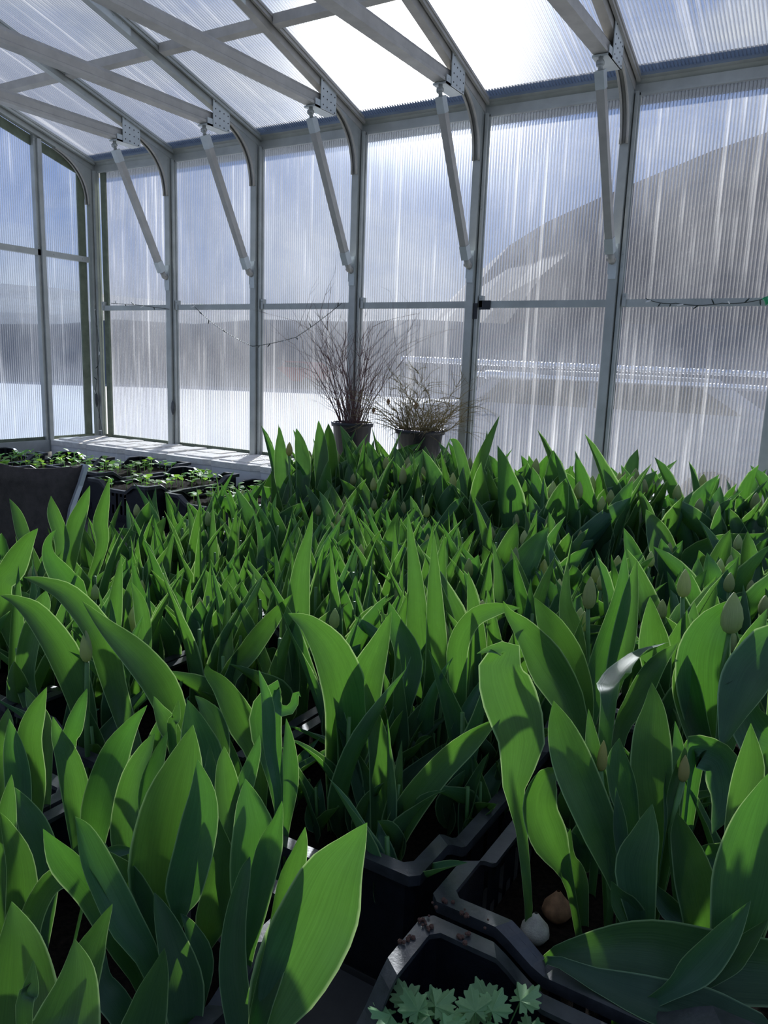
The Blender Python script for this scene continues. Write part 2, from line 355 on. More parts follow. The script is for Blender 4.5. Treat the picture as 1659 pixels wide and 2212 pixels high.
# ---------------------------------------------------------------- ribs, tie beams, knee braces
ORD = ['', 'first', 'second', 'third', 'fourth', 'fifth', 'sixth', 'seventh', 'eighth']
DY = .048
arc_c = None
def arc(n=14):
    # fillet between the post's inner face and the rafter's underside
    p0, p1 = Vector((-PD-.004, 2.405)), Vector((-.270, zr(-.270)-.052)); c = Vector((-PD-.004, zr(-.10)-.075))
    out = []
    for i in range(n+1):
        s = i/n; out.append(p0*(1-s)**2+c*2*s*(1-s)+p1*s*s)
    return out
ribs = []
for k in range(8):
    xr = k*BAY if k else -.022
    x0 = xr-PW if k else -.088
    lab = ('grey metal frame rib in the left corner where the two walls meet' if k == 0 else
           'curved grey metal frame rib of the long wall, %s to the right of the corner' % ORD[k])
    rt = empty('frame_rib', (xr-PW/2, -.02, .72), lab, 'frame rib', 'curved frame ribs of the long wall')
    bm = bmesh.new()
    box(bm, (x0, -.012, .72), (xr, .0, 2.60)); box(bm, (x0, -PD, .72), (x0+.036, -.012, 2.60))
    box(bm, (x0+.042, -.030, .72), (xr-.004, -.012, 2.60))
    for z in (1.2, 1.45, 1.70, 1.93, 1.98, 2.2, 2.3): bolt(bm, (xr-.011, -.030, z), (0, -1, 0), .0028)
    part('post', bm, alu, rt)
    bm = bmesh.new()
    ym = YR
    def rp(y0, y1, a, b): return [(y0, zr(y0)-a), (y0, zr(y0)-b), (y1, zr(y1)-b), (y1, zr(y1)-a)]
    prism(bm, rp(-.0, ym, .000, .012), x0, xr); prism(bm, rp(-.02, ym, .012, .055), x0, x0+.036)
    prism(bm, rp(-.02, ym, .012, .026), x0+.042, xr-.004)
    part('rafter', bm, alu_warm if k > 2 else alu, rt)
    A = arc()
    bm = bmesh.new()
    poly = [(-.002, 2.405)] + [tuple(a) for a in A] + [(-.270, zr(-.270)-.012), (-.002, zr(-.002)-.012)]
    prism(bm, poly, x0+.006, x0+.034)
    part('corner_web', bm, alu, rt)
    bm = bmesh.new()
    for dx in (.004, .030):
        tube(bm, [(x0+dx, a.x-.003, a.y-.003) for a in A], .0055, 8)
    prism(bm, [tuple(a) for a in A]+[(a.x+.010, a.y+.012) for a in A[::-1]], x0+.004, x0+.030)
    part('curved_brace', bm, alu_warm, rt, True)
    if k:
        # splice plate seen further up the rafter
        bm = bmesh.new(); y0, y1 = -.86, -1.18
        prism(bm, rp(y0, y1, .013, .058), x0+.037, x0+.041)
        for y in (-.90, -.95, -1.08, -1.13): bolt(bm, (x0+.041, y, zr(y)-.034), (1, 0, 0), .0045, .003)
        part('splice_plate', bm, alu_pale, rt)
        bm = bmesh.new(); box(bm, (x0-.004, -.05, 1.90), (x0+.0, -.014, 2.02)); box(bm, (x0+.0, -PD-.004, 1.88), (x0+.032, -PD, 2.02))
        part('bracket_plate', bm, alu_pale, rt)
    if k in (1, 2, 3, 4, 5, 6):
        # gusset plate with rows of nail holes, tying rafter and tie beam together
        bm = bmesh.new(); yc = -.305
        gx = x0+.040
        prism(bm, [(yc-.060, 2.612), (yc+.055, 2.612), (yc+.055, zr(yc+.055)-.012), (yc-.060, zr(yc-.060)-.006)], gx, gx+.004)
        g = part('gusset_plate', bm, alu_pale, rt)
        bm = bmesh.new()
        for iy in range(4):
            for iz in range(4):
                yy = yc-.044+iy*.029; z = 2.626+iz*.033+.004*iy*(-1)+.004
                bolt(bm, (gx+.004, yy, z), (1, 0, 0), .0042, .0008)
        part('nail_hole', bm, hole, rt).parent = g
        tag(bpy.data.objects[g.children[0].name], kind='stuff')
        g.children[0].location = (0, 0, 0)
        # tie beam: formed section, horizontal, with its saddle at the wall end
        tb = empty('tie_beam', (x0+.015, -.25, 2.62), 'horizontal grey steel tie beam joined to the %s frame rib from the left corner' % ORD[k], 'beam', 'horizontal tie beams')
        bm = bmesh.new(); cx = x0+.008; yb = -4.6
        sec = [(cx-.028, 2.622), (cx+.026, 2.622), (cx+.026, 2.634), (cx+.018, 2.640), (cx+.018, 2.668), (cx+.008, 2.684), (cx-.012, 2.688), (cx-.028, 2.676)]
        prism(bm, sec, -.255, yb, axis=1)
        part('beam', bm, alu_warm, tb)
        bm = bmesh.new(); box(bm, (cx-.032, -.400, 2.612), (cx+.032, -.245, 2.620)); box(bm, (cx+.028, -.400, 2.612), (cx+.032, -.245, 2.646))
        for i in range(5): bolt(bm, (cx+.032, -.385+i*.030, 2.632), (1, 0, 0), .004, .001)
        part('saddle', bm, alu_pale, tb)
        # knee brace from tie beam down to post
        kb = empty('knee_brace', (cx, -.07, 1.96), 'slanting steel brace between tie beam and the %s rib from the left corner' % ORD[k], 'brace', 'slanting knee braces')
        top, bot = Vector((cx, -.385, 2.565)), Vector((cx+.004, -.085, 1.985))
        bm = bmesh.new(); beam(bm, top, bot, .034, .030, (1, 0, 0)); part('strut', bm, alu_warm, kb)
        d = (bot-top).normalized()
        bm = bmesh.new(); beam(bm, top-d*.006, top+d*.055, .038, .034, (1, 0, 0)); part('end_cap', bm, alu_pale, kb)
        bm = bmesh.new(); beam(bm, bot+d*.006, bot-d*.055, .038, .034, (1, 0, 0)); part('end_cap', bm, alu_pale, kb)
        bm = bmesh.new(); tube(bm, [top-d*.004, (cx, -.392, 2.59), (cx, -.392, 2.614)], .009, 8); bolt(bm, (cx-.012, -.392, 2.592), (1, 0, 0), .012, .024)
        part('hanger_bolt', bm, alu, kb, True)
        bm = bmesh.new(); tube(bm, [bot+d*.002, (cx+.004, -.062, 1.955), (cx+.004, -.046, 1.95)], [.014, .016, .014], 8); bolt(bm, (cx-.014, -.062, 1.957), (1, 0, 0), .008, .036)
        part('pivot_bolt', bm, alu_warm, kb, True)

# dark magnet/patch on the fourth rib, at the mid rail
bm = bmesh.new(); box(bm, (2.604, -.030, 1.762), (2.660, -.025, 1.802)); box(bm, (2.575, -.036, 1.72), (2.600, -.031, 1.79))
tag(obj('black_tape', bm, blackp), 'black tape patch at the joint of mid rail and fourth rib from the corner', 'tape')
for x, z, l in ((-.02, 1.21, 'on the corner post'), (.66, 1.20, 'on the first post right of the corner')):
    bm = bmesh.new(); lathe(bm, (0, 0, 0), [(.0005, .045), (.012, .03), (.017, 0), (.012, -.03), (.0005, -.045)], 12)
    for v in bm.verts: v.co.y *= .25
    bmesh.ops.translate(bm, verts=bm.verts, vec=(x-.02 if x > 0 else x-.03, -.048, z))
    tag(obj('dark_hook', bm, blackrim, None, True), 'small dark oval hook cover '+l, 'hook')

# ---------------------------------------------------------------- outdoors
def ground_h(x, y): return -.1
bm = bmesh.new(); n = 40
vs = {}
for i in range(n+1):
    for j in range(n+1):
        x = -130+260*i/n; y = .3+240*(j/n)**1.8
        vs[i, j] = bm.verts.new((x, y, .15*noise.noise((x*.06, y*.06, 0))-.25 if y > 2 else -.25))
for i in range(n):
    for j in range(n): bm.faces.new((vs[i, j], vs[i+1, j], vs[i+1, j+1], vs[i, j+1]))
tag(obj('snow_ground', bm, snow, None, True), 'old white snow cover outside the long wall', 'snow', kind='structure')
bm = bmesh.new(); box(bm, (-150, -110, -.4), (-.4, .29, -.26)); tag(obj('snow_yard', bm, snow), 'white snow outside the end wall', 'snow', kind='structure')
bm = bmesh.new(); q = [atz(u, v, -.06) for u, v in ((940, 938), (1330, 938), (1500, 912), (1000, 905))]; prism(bm, [(a.x, a.y) for a in q], -.3, -.06, axis=2)
tag(obj('cleared_road', bm, road), 'beige cleared road band in the snow outside', 'road', kind='structure')
def ridge(name, m, pts, depth, label, base=-1):
    """a hill mesh: crest heights along a line, falling to both sides"""
    bm = bmesh.new(); rows = []
    for (x, y, h) in pts:
        p = Vector((x, y, 0)); d = (Vector((4.17, -3.37, 0))-p).normalized(); r = []
        for s, f in ((1.0, 0.0), (.75, .26), (.5, .52), (.22, .78), (0, 1.0), (-.4, .5), (-1, 0)):
            nz = noise.noise((x*.02+s*3, y*.02, f*3))*h*.10 if 0 < f < 1 else 0
            q = p+d*depth*s; r.append(bm.verts.new((q.x, q.y, base+(h-base)*f+nz)))
        rows.append(r)
    for a, b in zip(rows, rows[1:]):
        for i in range(6): bm.faces.new((a[i], b[i], b[i+1], a[i+1]))
    tag(obj(name, bm, m), label, 'hill', kind='structure')
# big mountain at the right (crest follows the ray directions, 400 m away)
def crest(u, v, dist):
    r = F_ + R_*((u-W_/2)/FPX) + U_*((H_/2-v)/FPX); k = dist/math.hypot(r.x, r.y); p = CAM+r*k; return (p.x, p.y, p.z)
pts = [crest(u, v, 420) for u, v in ((820, 742), (930, 690), (1010, 610), (1100, 530), (1180, 480), (1300, 425), (1420, 375), (1540, 325), (1659, 285), (1900, 180), (2300, 120), (3200, 60), (4500, 300))]
ridge('mountain', hillm, pts, 150, 'brown winter mountain beyond the long wall')
pts = [crest(u, v, 900) for u, v in ((-900, 560), (-500, 590), (-200, 600), (0, 612), (120, 622), (260, 640), (400, 655), (600, 660), (760, 665), (950, 670), (1200, 690), (1700, 720))]
ridge('forest_ridge', hillf, pts, 260, 'low dark forested ridge beyond the end wall')
pts = [crest(u, v, 55) for u, v in ((-900, 690), (-300, 690), (0, 700), (130, 700), (250, 690), (420, 700), (560, 690), (760, 695), (900, 690), (1100, 700), (1400, 700), (1800, 705), (2400, 700))]
ridge('tree_belt', hillf, pts, 6, 'dark belt of bushes across the snowfield')

def car(name, paint, a, b, roofz, label, cat='car', beads=True):
    a, b = Vector(a), Vector(b); L = (b-a).length; d = (b-a).normalized(); s = Vector((-d.y, d.x, 0))
    root = empty(name, (a.x, a.y, -.1), label, cat)
    H = roofz+.1
    prof = [(0, .35), (.0, .62), (.03, .70), (.20, .76), (.30, 1.0), (.42, 1.0), (.78, .98), (.92, .72), (1.0, .66), (1.0, .34), (.88, .22), (.12, .22)]
    def Q(u, z, w): p = a+d*(u*L)+s*w; return (p.x, p.y, -.1+z*H)
    def shell(bm, pf, w0, w1):
        A = [bm.verts.new(Q(u, z, w0)) for u, z in pf]; B = [bm.verts.new(Q(u, z, w1)) for u, z in pf]; n = len(pf)
        bm.faces.new(A); bm.faces.new(B[::-1])
        for i in range(n): bm.faces.new((A[i], A[(i+1) % n], B[(i+1) % n], B[i]))
    bm = bmesh.new(); shell(bm, prof, 0, 1.7); part('body', bm, paint, root)
    for w0, w1 in ((-.012, 0), (1.7, 1.712)):
        bm = bmesh.new(); shell(bm, [(.24, .76), (.31, .95), (.52, .95), (.52, .76)], w0, w1); part('side_window', bm, glassd, root)
        bm = bmesh.new(); shell(bm, [(.54, .76), (.54, .95), (.77, .93), (.87, .76)], w0, w1); part('side_window', bm, glassd, root)
    for u in (.17, .82):
        for w0 in (-.03, 1.55):
            bm = bmesh.new(); c0 = Vector(Q(u, .2, w0)); tube(bm, [c0, c0+s*.2], .32, 18); part('wheel', bm, tyre, root)
    if beads:
        # rows of polished domes, added to shape the sun's glints seen through the panes
        for u0, u1, z0, z1 in ((.02, .98, 1.045, 1.02),):
            bm = bmesh.new(); N = 92
            for i in range(N):
                q = Vector(Q(u0+(u1-u0)*i/N, z0+(z1-z0)*i/N, -.03)); bmesh.ops.create_icosphere(bm, subdivisions=2, radius=.034, matrix=Matrix.Translation(q))
            part('roof_glint_row', bm, chrome, root, True)
        bm = bmesh.new(); N = 90  # second added glint row, larger domes near one end
        for i in range(N):
            q = Vector(Q(.24+.74*i/N, .955-.02*i/N, -.03)); r = .052 if 2 < i < 18 else .032
            bmesh.ops.create_icosphere(bm, subdivisions=2, radius=r, matrix=Matrix.Translation(q))
        part('window_glint_row', bm, chrome, root, True)
    return root
car('parked_car', carm, atz(880, 757, 1.55) if False else at(860, 757, 9.4), at(1760, 806, 7.4), 1.5, 'long silver car parked outside, with added bead rows glinting through the right panes')
car('red_car', carred, Vector((at(590, 800, 50).x, at(590, 800, 50).y, 0)), Vector((at(680, 800, 48).x, at(680, 800, 48).y, 0)), 1.5, 'small red car far outside, behind the post left of the bare shrubs', beads=False)

# ---------------------------------------------------------------- bench and foam boxes
bt = empty('potting_bench', (3.3, -1.7, 0), 'long low grey bench under all the tulip crates', 'bench')
bm = bmesh.new()
for i in range(28):
    y = -.03-i*.13
    box(bm, (-.055 if y > -1.2 else 2.02, y-.12, .695), (5.4, y, .718))
part('bench_top', bm, wood, bt)
for x, y in ((.3, -.12), (.3, -1.1), (2.2, -.12), (2.2, -3.5), (4.0, -.12), (4.0, -3.5), (5.2, -.12), (5.2, -3.5)):
    for _ in (0,):
        bm = bmesh.new(); box(bm, (x-.04, y-.04, 0), (x+.04, y+.04, .695)); part('leg', bm, wood, bt)

def foam_box(x, i, last):
    r = empty('foam_box', (x+.165, -.2, .72), None, 'box', 'white foam boxes along the sill')
    y0, y1, z0, z1 = -.385, -.015, .72, .972
    c = .045
    bm = bmesh.new(); pl = [(x+.004, y1), (x+.326, y1), (x+.326, y0+c*.8), (x+.326-c, y0), (x+.004+.012, y0), (x+.004, y0+.02)]
    prism(bm, pl, z0, z1-.03, axis=2); part('box_body', bm, foam, r)
    bm = bmesh.new(); pl2 = [(px+(-.002 if px < x+.1 else .002), py+(.002 if py > -.1 else -.003)) for px, py in pl]
    prism(bm, pl2, z1-.03, z1, axis=2)
    rnd = random.Random(i)
    for a in range(3):
        for b_ in range(2):
            xx = x+.02+a*.1; yy = y0+.05+b_*.16; h = .004+.006*rnd.random()
            box(bm, (xx, yy, z1), (xx+.088, yy+.14, z1+h))
    part('box_lid', bm, foamtop, r)
    return r
flab = ['in the corner of the walls', 'second from the corner', 'third from the corner', 'fourth from the corner', 'fifth from the corner, by the tulips', 'sixth from the corner',
        'under the left bare shrub', 'under the right bare shrub', 'ninth from corner, behind tulips', 'tenth from the corner, behind tulips', 'eleventh from the corner, behind tulips', 'twelfth from the corner, behind tulips', 'last on the right, behind tulips']
for i in range(13):
    tag(foam_box(-.075+.335*i, i, False), 'white foam box on the bench by the sill, '+flab[i])

# ---------------------------------------------------------------- black crates
def crate_mesh(L=.596, Wd=.396, H=.18, slots=True):
    """outline path with raised corners, slotted walls, flat rim"""
    bm = bmesh.new(); r = .010
    path = []
    def seg(p, q, n):
        for i in range(n): path.append((p[0]+(q[0]-p[0])*i/n, p[1]+(q[1]-p[1])*i/n))
    a, b = Wd/2, L/2
    NX, NY = 26, 40
    seg((-a+r, -b), (a-r, -b), NX); seg((a-r, -b), (a, -b+r), 3); seg((a, -b+r), (a, b-r), NY); seg((a, b-r), (a-r, b), 3)
    seg((a-r, b), (-a+r, b), NX); seg((-a+r, b), (-a, b-r), 3); seg((-a, b-r), (-a, -b+r), NY); seg((-a, -b+r), (-a+r, -b), 3)
    def top(p):
        d = max(0, min(1, (min(b-abs(p[1]) if abs(p[0]) > a-.002 else 9, a-abs(p[0]) if abs(p[1]) > b-.002 else 9)-.085)/.05)) if (abs(p[0]) > a-.002 or abs(p[1]) > b-.002) else 0
        return H-.034*d
    n = len(path); T = [top(p) for p in path]
    def ins(p, k): return (p[0]*(1-k/a), p[1]*(1-k/b))
    V = lambda p, z: bm.verts.new((p[0], p[1], z))
    zs = lambda i: [0.0, .035, .075, .115, T[i]-.012, T[i]]
    inner = [[V(ins(p, .012 if j > 0 else .018), z) for j, z in enumerate(zs(i))] for i, p in enumerate(path)]
    for i in range(n):
        k = (i+1) % n
        for j in range(5):
            if slots and j in (1, 3) and i % 2 == 0 and T[i] < H-.02 and T[k] < H-.02: continue
            if slots and j == 2 and i % 4 == 0 and T[i] < H-.02: continue
            bm.faces.new((inner[i][j], inner[k][j], inner[k][j+1], inner[i][j+1]))
    bm.faces.new([inner[i][0] for i in range(n)][::-1])
    # flat rim flange with a small downward lip
    o1 = [V(ins(p, -.0), T[i]) for i, p in enumerate(path)]; o2 = [V(p, T[i]-.014) for i, p in enumerate(path)]
    i1 = [V(ins(p, .020), T[i]) for i, p in enumerate(path)]; i2 = [V(ins(p, .020), T[i]-.006) for i, p in enumerate(path)]
    for i in range(n):
        k = (i+1) % n
        for A, B in ((o1, i1), (o2, o1), (i1, i2)):
            f = bm.faces.new((A[i], A[k], B[k], B[i])); f.material_index = 1
    return bm
bmc = crate_mesh(); bmesh.ops.recalc_face_normals(bmc, faces=bmc.faces)
CR = bpy.data.meshes.new('crate'); bmc.to_mesh(CR); bmc.free(); CR.materials.append(blackp); CR.materials.append(blackrim)
CRshort = CR
def soil_mesh(L=.56, Wd=.36):
    bm = bmesh.new(); n, m_ = 22, 30; vs = {}
    for i in range(n+1):
        for j in range(m_+1):
            x = -Wd/2+Wd*i/n; y = -L/2+L*j/m_
            vs[i, j] = bm.verts.new((x, y, .010*noise.noise((x*40, y*40, 1))+.004*noise.noise((x*120, y*120, 3))))
    for i in range(n):
        for j in range(m_): bm.faces.new((vs[i, j], vs[i+1, j], vs[i+1, j+1], vs[i, j+1]))
    bot = [bm.verts.new((sx*Wd/2, sy*L/2, -.06)) for sx, sy in ((-1,-1),(1,-1),(1,1),(-1,1))]
    bm.faces.new(bot[::-1])
    return bm
bms = soil_mesh(); SO = bpy.data.meshes.new('soil'); bms.to_mesh(SO); bms.free(); SO.materials.append(soil)
for p in SO.polygons: p.use_smooth = True
def crate(x, y, label, z=.72, withsoil=True, rot=0, soilz=.070):
    o = link('crate', CR, None); o.location = (x, y, z); o.rotation_euler = (0, 0, rot); tag(o, label, 'crate', 'black plastic bulb crates')
    if withsoil:
        s = link('potting_soil', SO, None); s.location = (x, y, z+soilz); s.rotation_euler = (0, 0, rot)
        tag(s, 'dark potting soil filling the '+label, 'soil', None, 'stuff')
    return o
crate(3.59, -2.34, 'black slotted crate of upright tulips left of the narrow gap, front one of its row')
crate(4.014, -2.36, 'black slotted crate right of the narrow gap, with the bare bulbs showing')
crate(4.022, -2.978, 'black crate at the bottom edge with small lobed seedlings', soilz=.055)
crate(3.51, -3.03, 'black crate in the lower left, full of the broadest tulip leaves')
hid = 'black crate hidden under the tulip leaves, '
rowsY = [-2.34+.605*i for i in range(4)]
nm = ['nearest row', 'second row', 'third row', 'row by the sill']
for j, y in enumerate(rowsY):
    for i, x in enumerate((2.785, 3.187, 3.59, 4.022, 4.43)):
        if (i, j) in ((2, 0), (3, 0)): continue
        if j == 3: continue
        crate(x, y, hid+'%s, %s column from the left' % (nm[j], ORD[i+1]), z=.72)
for i, x in enumerate((2.36, 2.965, 3.57, 4.175)): crate(x, -.625, 'black crate standing lengthwise below the sill boxes, %s from the left' % ORD[i+1], rot=math.pi/2)
crate(2.383, -2.34, hid+'leftmost of the nearest row'); crate(2.383, -1.735, hid+'leftmost of the second row')
crate(2.383, -1.13, hid+'left of the main block in the third row'); crate(2.383, -.70-.01+.0, hid+'left of the main block by the sill') if False else None
crate(3.105, -3.03, 'black crate at the far lower left edge of the tulips')
crate(4.43, -2.99, 'black crate just right of the seedling crate')
# crumbs of soil on the rims
rnd = random.Random(5)
for i, (u, v) in enumerate(((880, 2030), (912, 1992), (958, 1945), (1005, 1975), (1000, 2022), (1050, 1998), (945, 1958), (925, 1998))):
    p = atz(u, v, .901); bm = bmesh.new()
    for q in range(7 if i not in (5, 6) else 2):
        bmesh.ops.create_icosphere(bm, subdivisions=1, radius=rnd.uniform(.0012, .0032), matrix=Matrix.Translation(p+Vector((rnd.gauss(0, .004), rnd.gauss(0, .004), rnd.uniform(0, .002)))))
    o = obj('soil_crumb', bm, simple('soil_crumb_brown', (.10, .05, .035), .9) if 'soil_crumb_brown' not in bpy.data.materials else bpy.data.materials['soil_crumb_brown'])
    tag(o, 'small brown soil crumbs lying on the worn black crate rims', 'soil crumb', 'soil crumbs on crate rims')

# seedling crates on the left of the bench
def seedling(x, y, z, i, tray):
    rnd = random.Random(i); bm = bmesh.new(); h = rnd.uniform(.03, .07)
    tube(bm, [(0, 0, 0), (rnd.uniform(-.006, .006), rnd.uniform(-.006, .006), h)], .0012, 5)
    uvl = bm.loops.layers.uv.new('UVMap')
    for k in range(rnd.choice((2, 3, 4))):
        a = rnd.uniform(0, 6.28); L = rnd.uniform(.026, .044); d = Vector((math.cos(a), math.sin(a), rnd.uniform(.2, 1.2))).normalized(); s = d.cross(Vector((0, 0, 1))).normalized()
        c = Vector((0, 0, h*rnd.uniform(.6, 1.0))); w_ = L*.36
        pr = [(0, .1), (.3, .9), (.6, 1.0), (.85, .6), (1, 0.05)]
        rows = [(bm.verts.new(c+d*L*tt-s*w_*ww+Vector((0, 0, .003-L*.3*tt*tt))), bm.verts.new(c+d*L*tt+s*w_*ww+Vector((0, 0, .003-L*.3*tt*tt)))) for tt, ww in pr]
        for r0, r1 in zip(rows, rows[1:]):
            f = bm.faces.new((r0[0], r0[1], r1[1], r1[0]))
            for lp, uu in zip(f.loops, ((.1, 0), (.9, 0), (.9, 1), (.1, 1))): lp[uvl].uv = uu
    o = obj('seedling', bm, seedm, None, True); o.location = (x, y, z)
    tag(o, 'tiny bright green seedling in '+tray, 'seedling', 'seedlings in '+tray); return o
trays = [(.55, -.86, .775, 'the back left black crate beside the foam boxes'), (.98, -.72, .775, 'the tall-handled black crate in front of the foam boxes'),
         (1.39, -.80, .765, 'the lower black crate nearest the tulips'), (.14, -.98, .77, 'the far left black crate behind the dark sling'), (1.80, -.72, .735, 'the black crate half hidden by tulip tips')]
for ti, (x, y, z, nm_) in enumerate(trays):
    o = link('seedling_crate', CR, None); o.location = (x, y, z); tag(o, nm_[4:].replace('black crate', 'black crate of seedlings'), 'crate', 'seedling crates')
    s = link('potting_soil', SO, None); s.location = (x, y, z+.130); tag(s, 'dark soil with seedlings in '+nm_, 'soil', None, 'stuff')
    if z-.72 > .02:
        bm = bmesh.new(); box(bm, (x-.17, y-.27, .719), (x+.17, y+.27, z-.001)); o2 = obj('crate_riser', bm, blackp); tag(o2, 'black upturned tray under '+nm_, 'tray', 'risers under seedling crates')
    r2 = random.Random(ti)
    for i in range(40):
        seedling(x+r2.uniform(-.16, .16), y+r2.uniform(-.26, .26), z+.128, ti*100+i, nm_)
bm = bmesh.new(); box(bm, (1.62, -1.16, .725), (1.66, -1.12, .80)); tag(obj('plant_label', bm, bluep), 'small blue plastic piece between black crate and tulip leaves', 'label')

# sling chair at the left
ch = empty('sling_chair', (1.5, -1.75, 0), 'dark grey fabric sling chair back with pale metal edge at the left', 'chair')
TR = [at(180, 1004, 2.35), at(166, 1050, 2.34), at(148, 1100, 2.31), at(138, 1160, 2.29), at(134, 1230, 2.28)]
dL = at(-80, 972, 1.98)-TR[0]
bm = bmesh.new(); nn = 9; grid = []
for j, p in enumerate(TR):
    row = []
    for i in range(nn):
        s = i/(nn-1); sag = math.sin(s*math.pi)*.030*(1-.2*j)
        row.append(bm.verts.new(p+dL*s+Vector((-.02*math.sin(s*math.pi), 0, -sag if j == 0 else -sag*.3))))
    grid.append(row)
for a, b in zip(grid, grid[1:]):
    for i in range(nn-1): bm.faces.new((a[i], a[i+1], b[i+1], b[i]))
o = part('sling_fabric', bm, fabric, ch, True); md = o.modifiers.new('s', 'SOLIDIFY'); md.thickness = .004
for s_, nmn in ((0, 'r'), (1, 'l')):
    bm = bmesh.new(); pts = [p+dL*s_*1.02+(Vector((0, .006, 0)) if s_ == 0 else Vector()) for p in TR]; pts += [pts[-1]+Vector((.02, 0, -.12)), pts[-1]+Vector((.05, 0, -.45)), Vector((pts[-1].x+.05, pts[-1].y, .01))]
    for a, b in zip(pts, pts[1:]): beam(bm, a, b+(b-a)*.02, .022, .014, (0, 1, 0))
    part('frame_tube', bm, tubew, ch)
bm = bmesh.new(); q = TR[-1]+Vector((.05, 0, -.45))
vs = [bm.verts.new(p) for p in (q, q+dL, q+dL+Vector((-.42, .07, .05)), q+Vector((-.42, .07, .05)))]; bm.faces.new(vs)
o = part('seat', bm, fabric, ch); md = o.modifiers.new('s', 'SOLIDIFY'); md.thickness = .01
for s_ in (0, 1):
    bm = bmesh.new(); a = q+dL*s_+Vector((-.42, .07, .05)); tube(bm, [a, Vector((a.x, a.y, .01))], .012, 8); part('front_leg', bm, tubew, ch)

# ---------------------------------------------------------------- bare shrubs in pots
def shrub(name, c, seed, m, R0_, H0, label, n, spread, droop, twigs, curly=0.0):
    rnd = random.Random(seed); x, y, z = c
    root = empty(name, c, label, 'potted shrub')
    bm = bmesh.new(); hp = .235
    lathe(bm, c, [(.0, 0), (R0_*.74, 0), (R0_*.95, hp-.02), (R0_*1.03, hp-.02), (R0_*1.05, hp), (R0_*.97, hp), (R0_*.93, hp-.03), (0, hp-.035)], 28)
    part('pot', bm, potp, root, True)
    bm = bmesh.new(); lathe(bm, (x, y, z+hp-.03), [(R0_*.92, 0), (R0_*.5, .008), (0.001, .004)], 20); part('soil', bm, soil, root)
    bm = bmesh.new()
    def branch(p, d, L, r, lvl):
        pts = [Vector(p)]; k = 6 if lvl < 2 else 4; dd = Vector(d)
        for i in range(k):
            dd = (dd+Vector((rnd.gauss(0, .10+curly), rnd.gauss(0, .10+curly), rnd.gauss(0, .07)-droop*(i/k)))).normalized()
            pts.append(pts[-1]+dd*L/k)
        tube(bm, pts, [r*(1-.8*i/k) for i in range(k+1)], 4 if lvl else 5, False)
        if lvl < 2:
            for j in range(twigs if lvl == 0 else 2+(curly > .1)*1):
                i = rnd.randint(1 if lvl == 0 else 1, k); a = rnd.uniform(0, 6.28)
                nd = (dd+Vector((math.cos(a), math.sin(a), rnd.uniform(-.3, .5)))*rnd.uniform(.4, 1.0)).normalized()
                branch(pts[i], nd, L*rnd.uniform(.22, .5), r*.5, lvl+1)
    for i in range(n):
        a = rnd.uniform(0, 6.28); q = rnd.random()**.6*R0_*.7; s = spread*rnd.uniform(.1, 1.0)
        d = Vector((math.cos(a)*s, math.sin(a)*s*.8-.05, 1)).normalized()
        branch((x+math.cos(a)*q, y+math.sin(a)*q*.8, z+hp-.04), d, H0*rnd.uniform(.45, 1.0), rnd.uniform(.0018, .0034), 0)
    part('branches', bm, m, root)
    return root
SB = (2.04, -.20, .982)
shrub('potted_shrub', SB, 3, barkm, .100, .58, 'tall bare reddish twiggy shrub in a black pot, left of two', 46, .62, .02, 4)
shrub('potted_shrub', (2.42, -.20, .975), 8, barky, .112, .36, 'low tangled olive-brown shrub in a black pot, right of the two', 74, 1.25, .15, 7, .15)
rnd = random.Random(4)
for (u, v, d) in ((838, 868, 3.6), (806, 887, 3.7), (898, 877, 3.6)):
    p = at(u, v, d); bm = bmesh.new()
    vs = [bm.verts.new(p+Vector(q)) for q in ((0, 0, .018), (.011, .004, .003), (.004, 0, -.016), (-.012, .004, -.002))]; c_ = bm.verts.new(p+Vector((0, -.004, 0)))
    for i in range(4): bm.faces.new((vs[i], vs[(i+1) % 4], c_))
    tag(obj('dry_leaf', bm, dryleaf), 'curled brown dry leaf caught among the bare twigs', 'dry leaf', 'dry leaves in the shrubs')

# ---------------------------------------------------------------- string lights
def string(name, pts, label, nb, sag=.0):
    root = empty(name, pts[0], label, 'string lights')
    P = []
    for a, b in zip(pts, pts[1:]):
        for i in range(12): s = i/12; P.append(Vector(a).lerp(Vector(b), s)-Vector((0, 0, sag*4*s*(1-s))))
    P.append(Vector(pts[-1])); bm = bmesh.new(); tube(bm, P, .0016, 5); part('wire', bm, wirem, root)
    rnd = random.Random(len(pts)*7+nb)
    for i in range(nb):
        p = P[int((i+.5)*len(P)/nb)]; d = Vector((rnd.uniform(-1, 1), -.3, rnd.uniform(-1, 1))).normalized()
        bm = bmesh.new(); tube(bm, [p, p+d*.014, p+d*.024], [.0022, .003, .001], 6); part('bulb', bm, beadm if i % 3 == 0 else wirem, root)
on = lambda u, v, y=-.05: CAM + (at(u, v, 1)-CAM)*((y-CAM.y)/(at(u, v, 1)-CAM).y)
string('string_lights', [on(415, 657), on(470, 706), on(545, 748), on(640, 728), on(738, 655)], 'thin dark string lights sagging below the mid rail, left of the shrubs', 14, .006)
string('string_lights', [on(240, 655), on(300, 659), on(365, 668)], 'short run of string lights along the mid rail beside the corner post', 6)
string('string_lights', [on(1395, 645), on(1460, 655), on(1560, 655), on(1659, 643), on(1750, 632)], 'string lights lying along the mid rail at the right edge', 12, .008)
string('string_lights', [on(205, 660, -.06), on(215, 760, -.06), on(206, 850, -.06), on(222, 938, -.06)], 'string lights hanging down the corner post', 10)
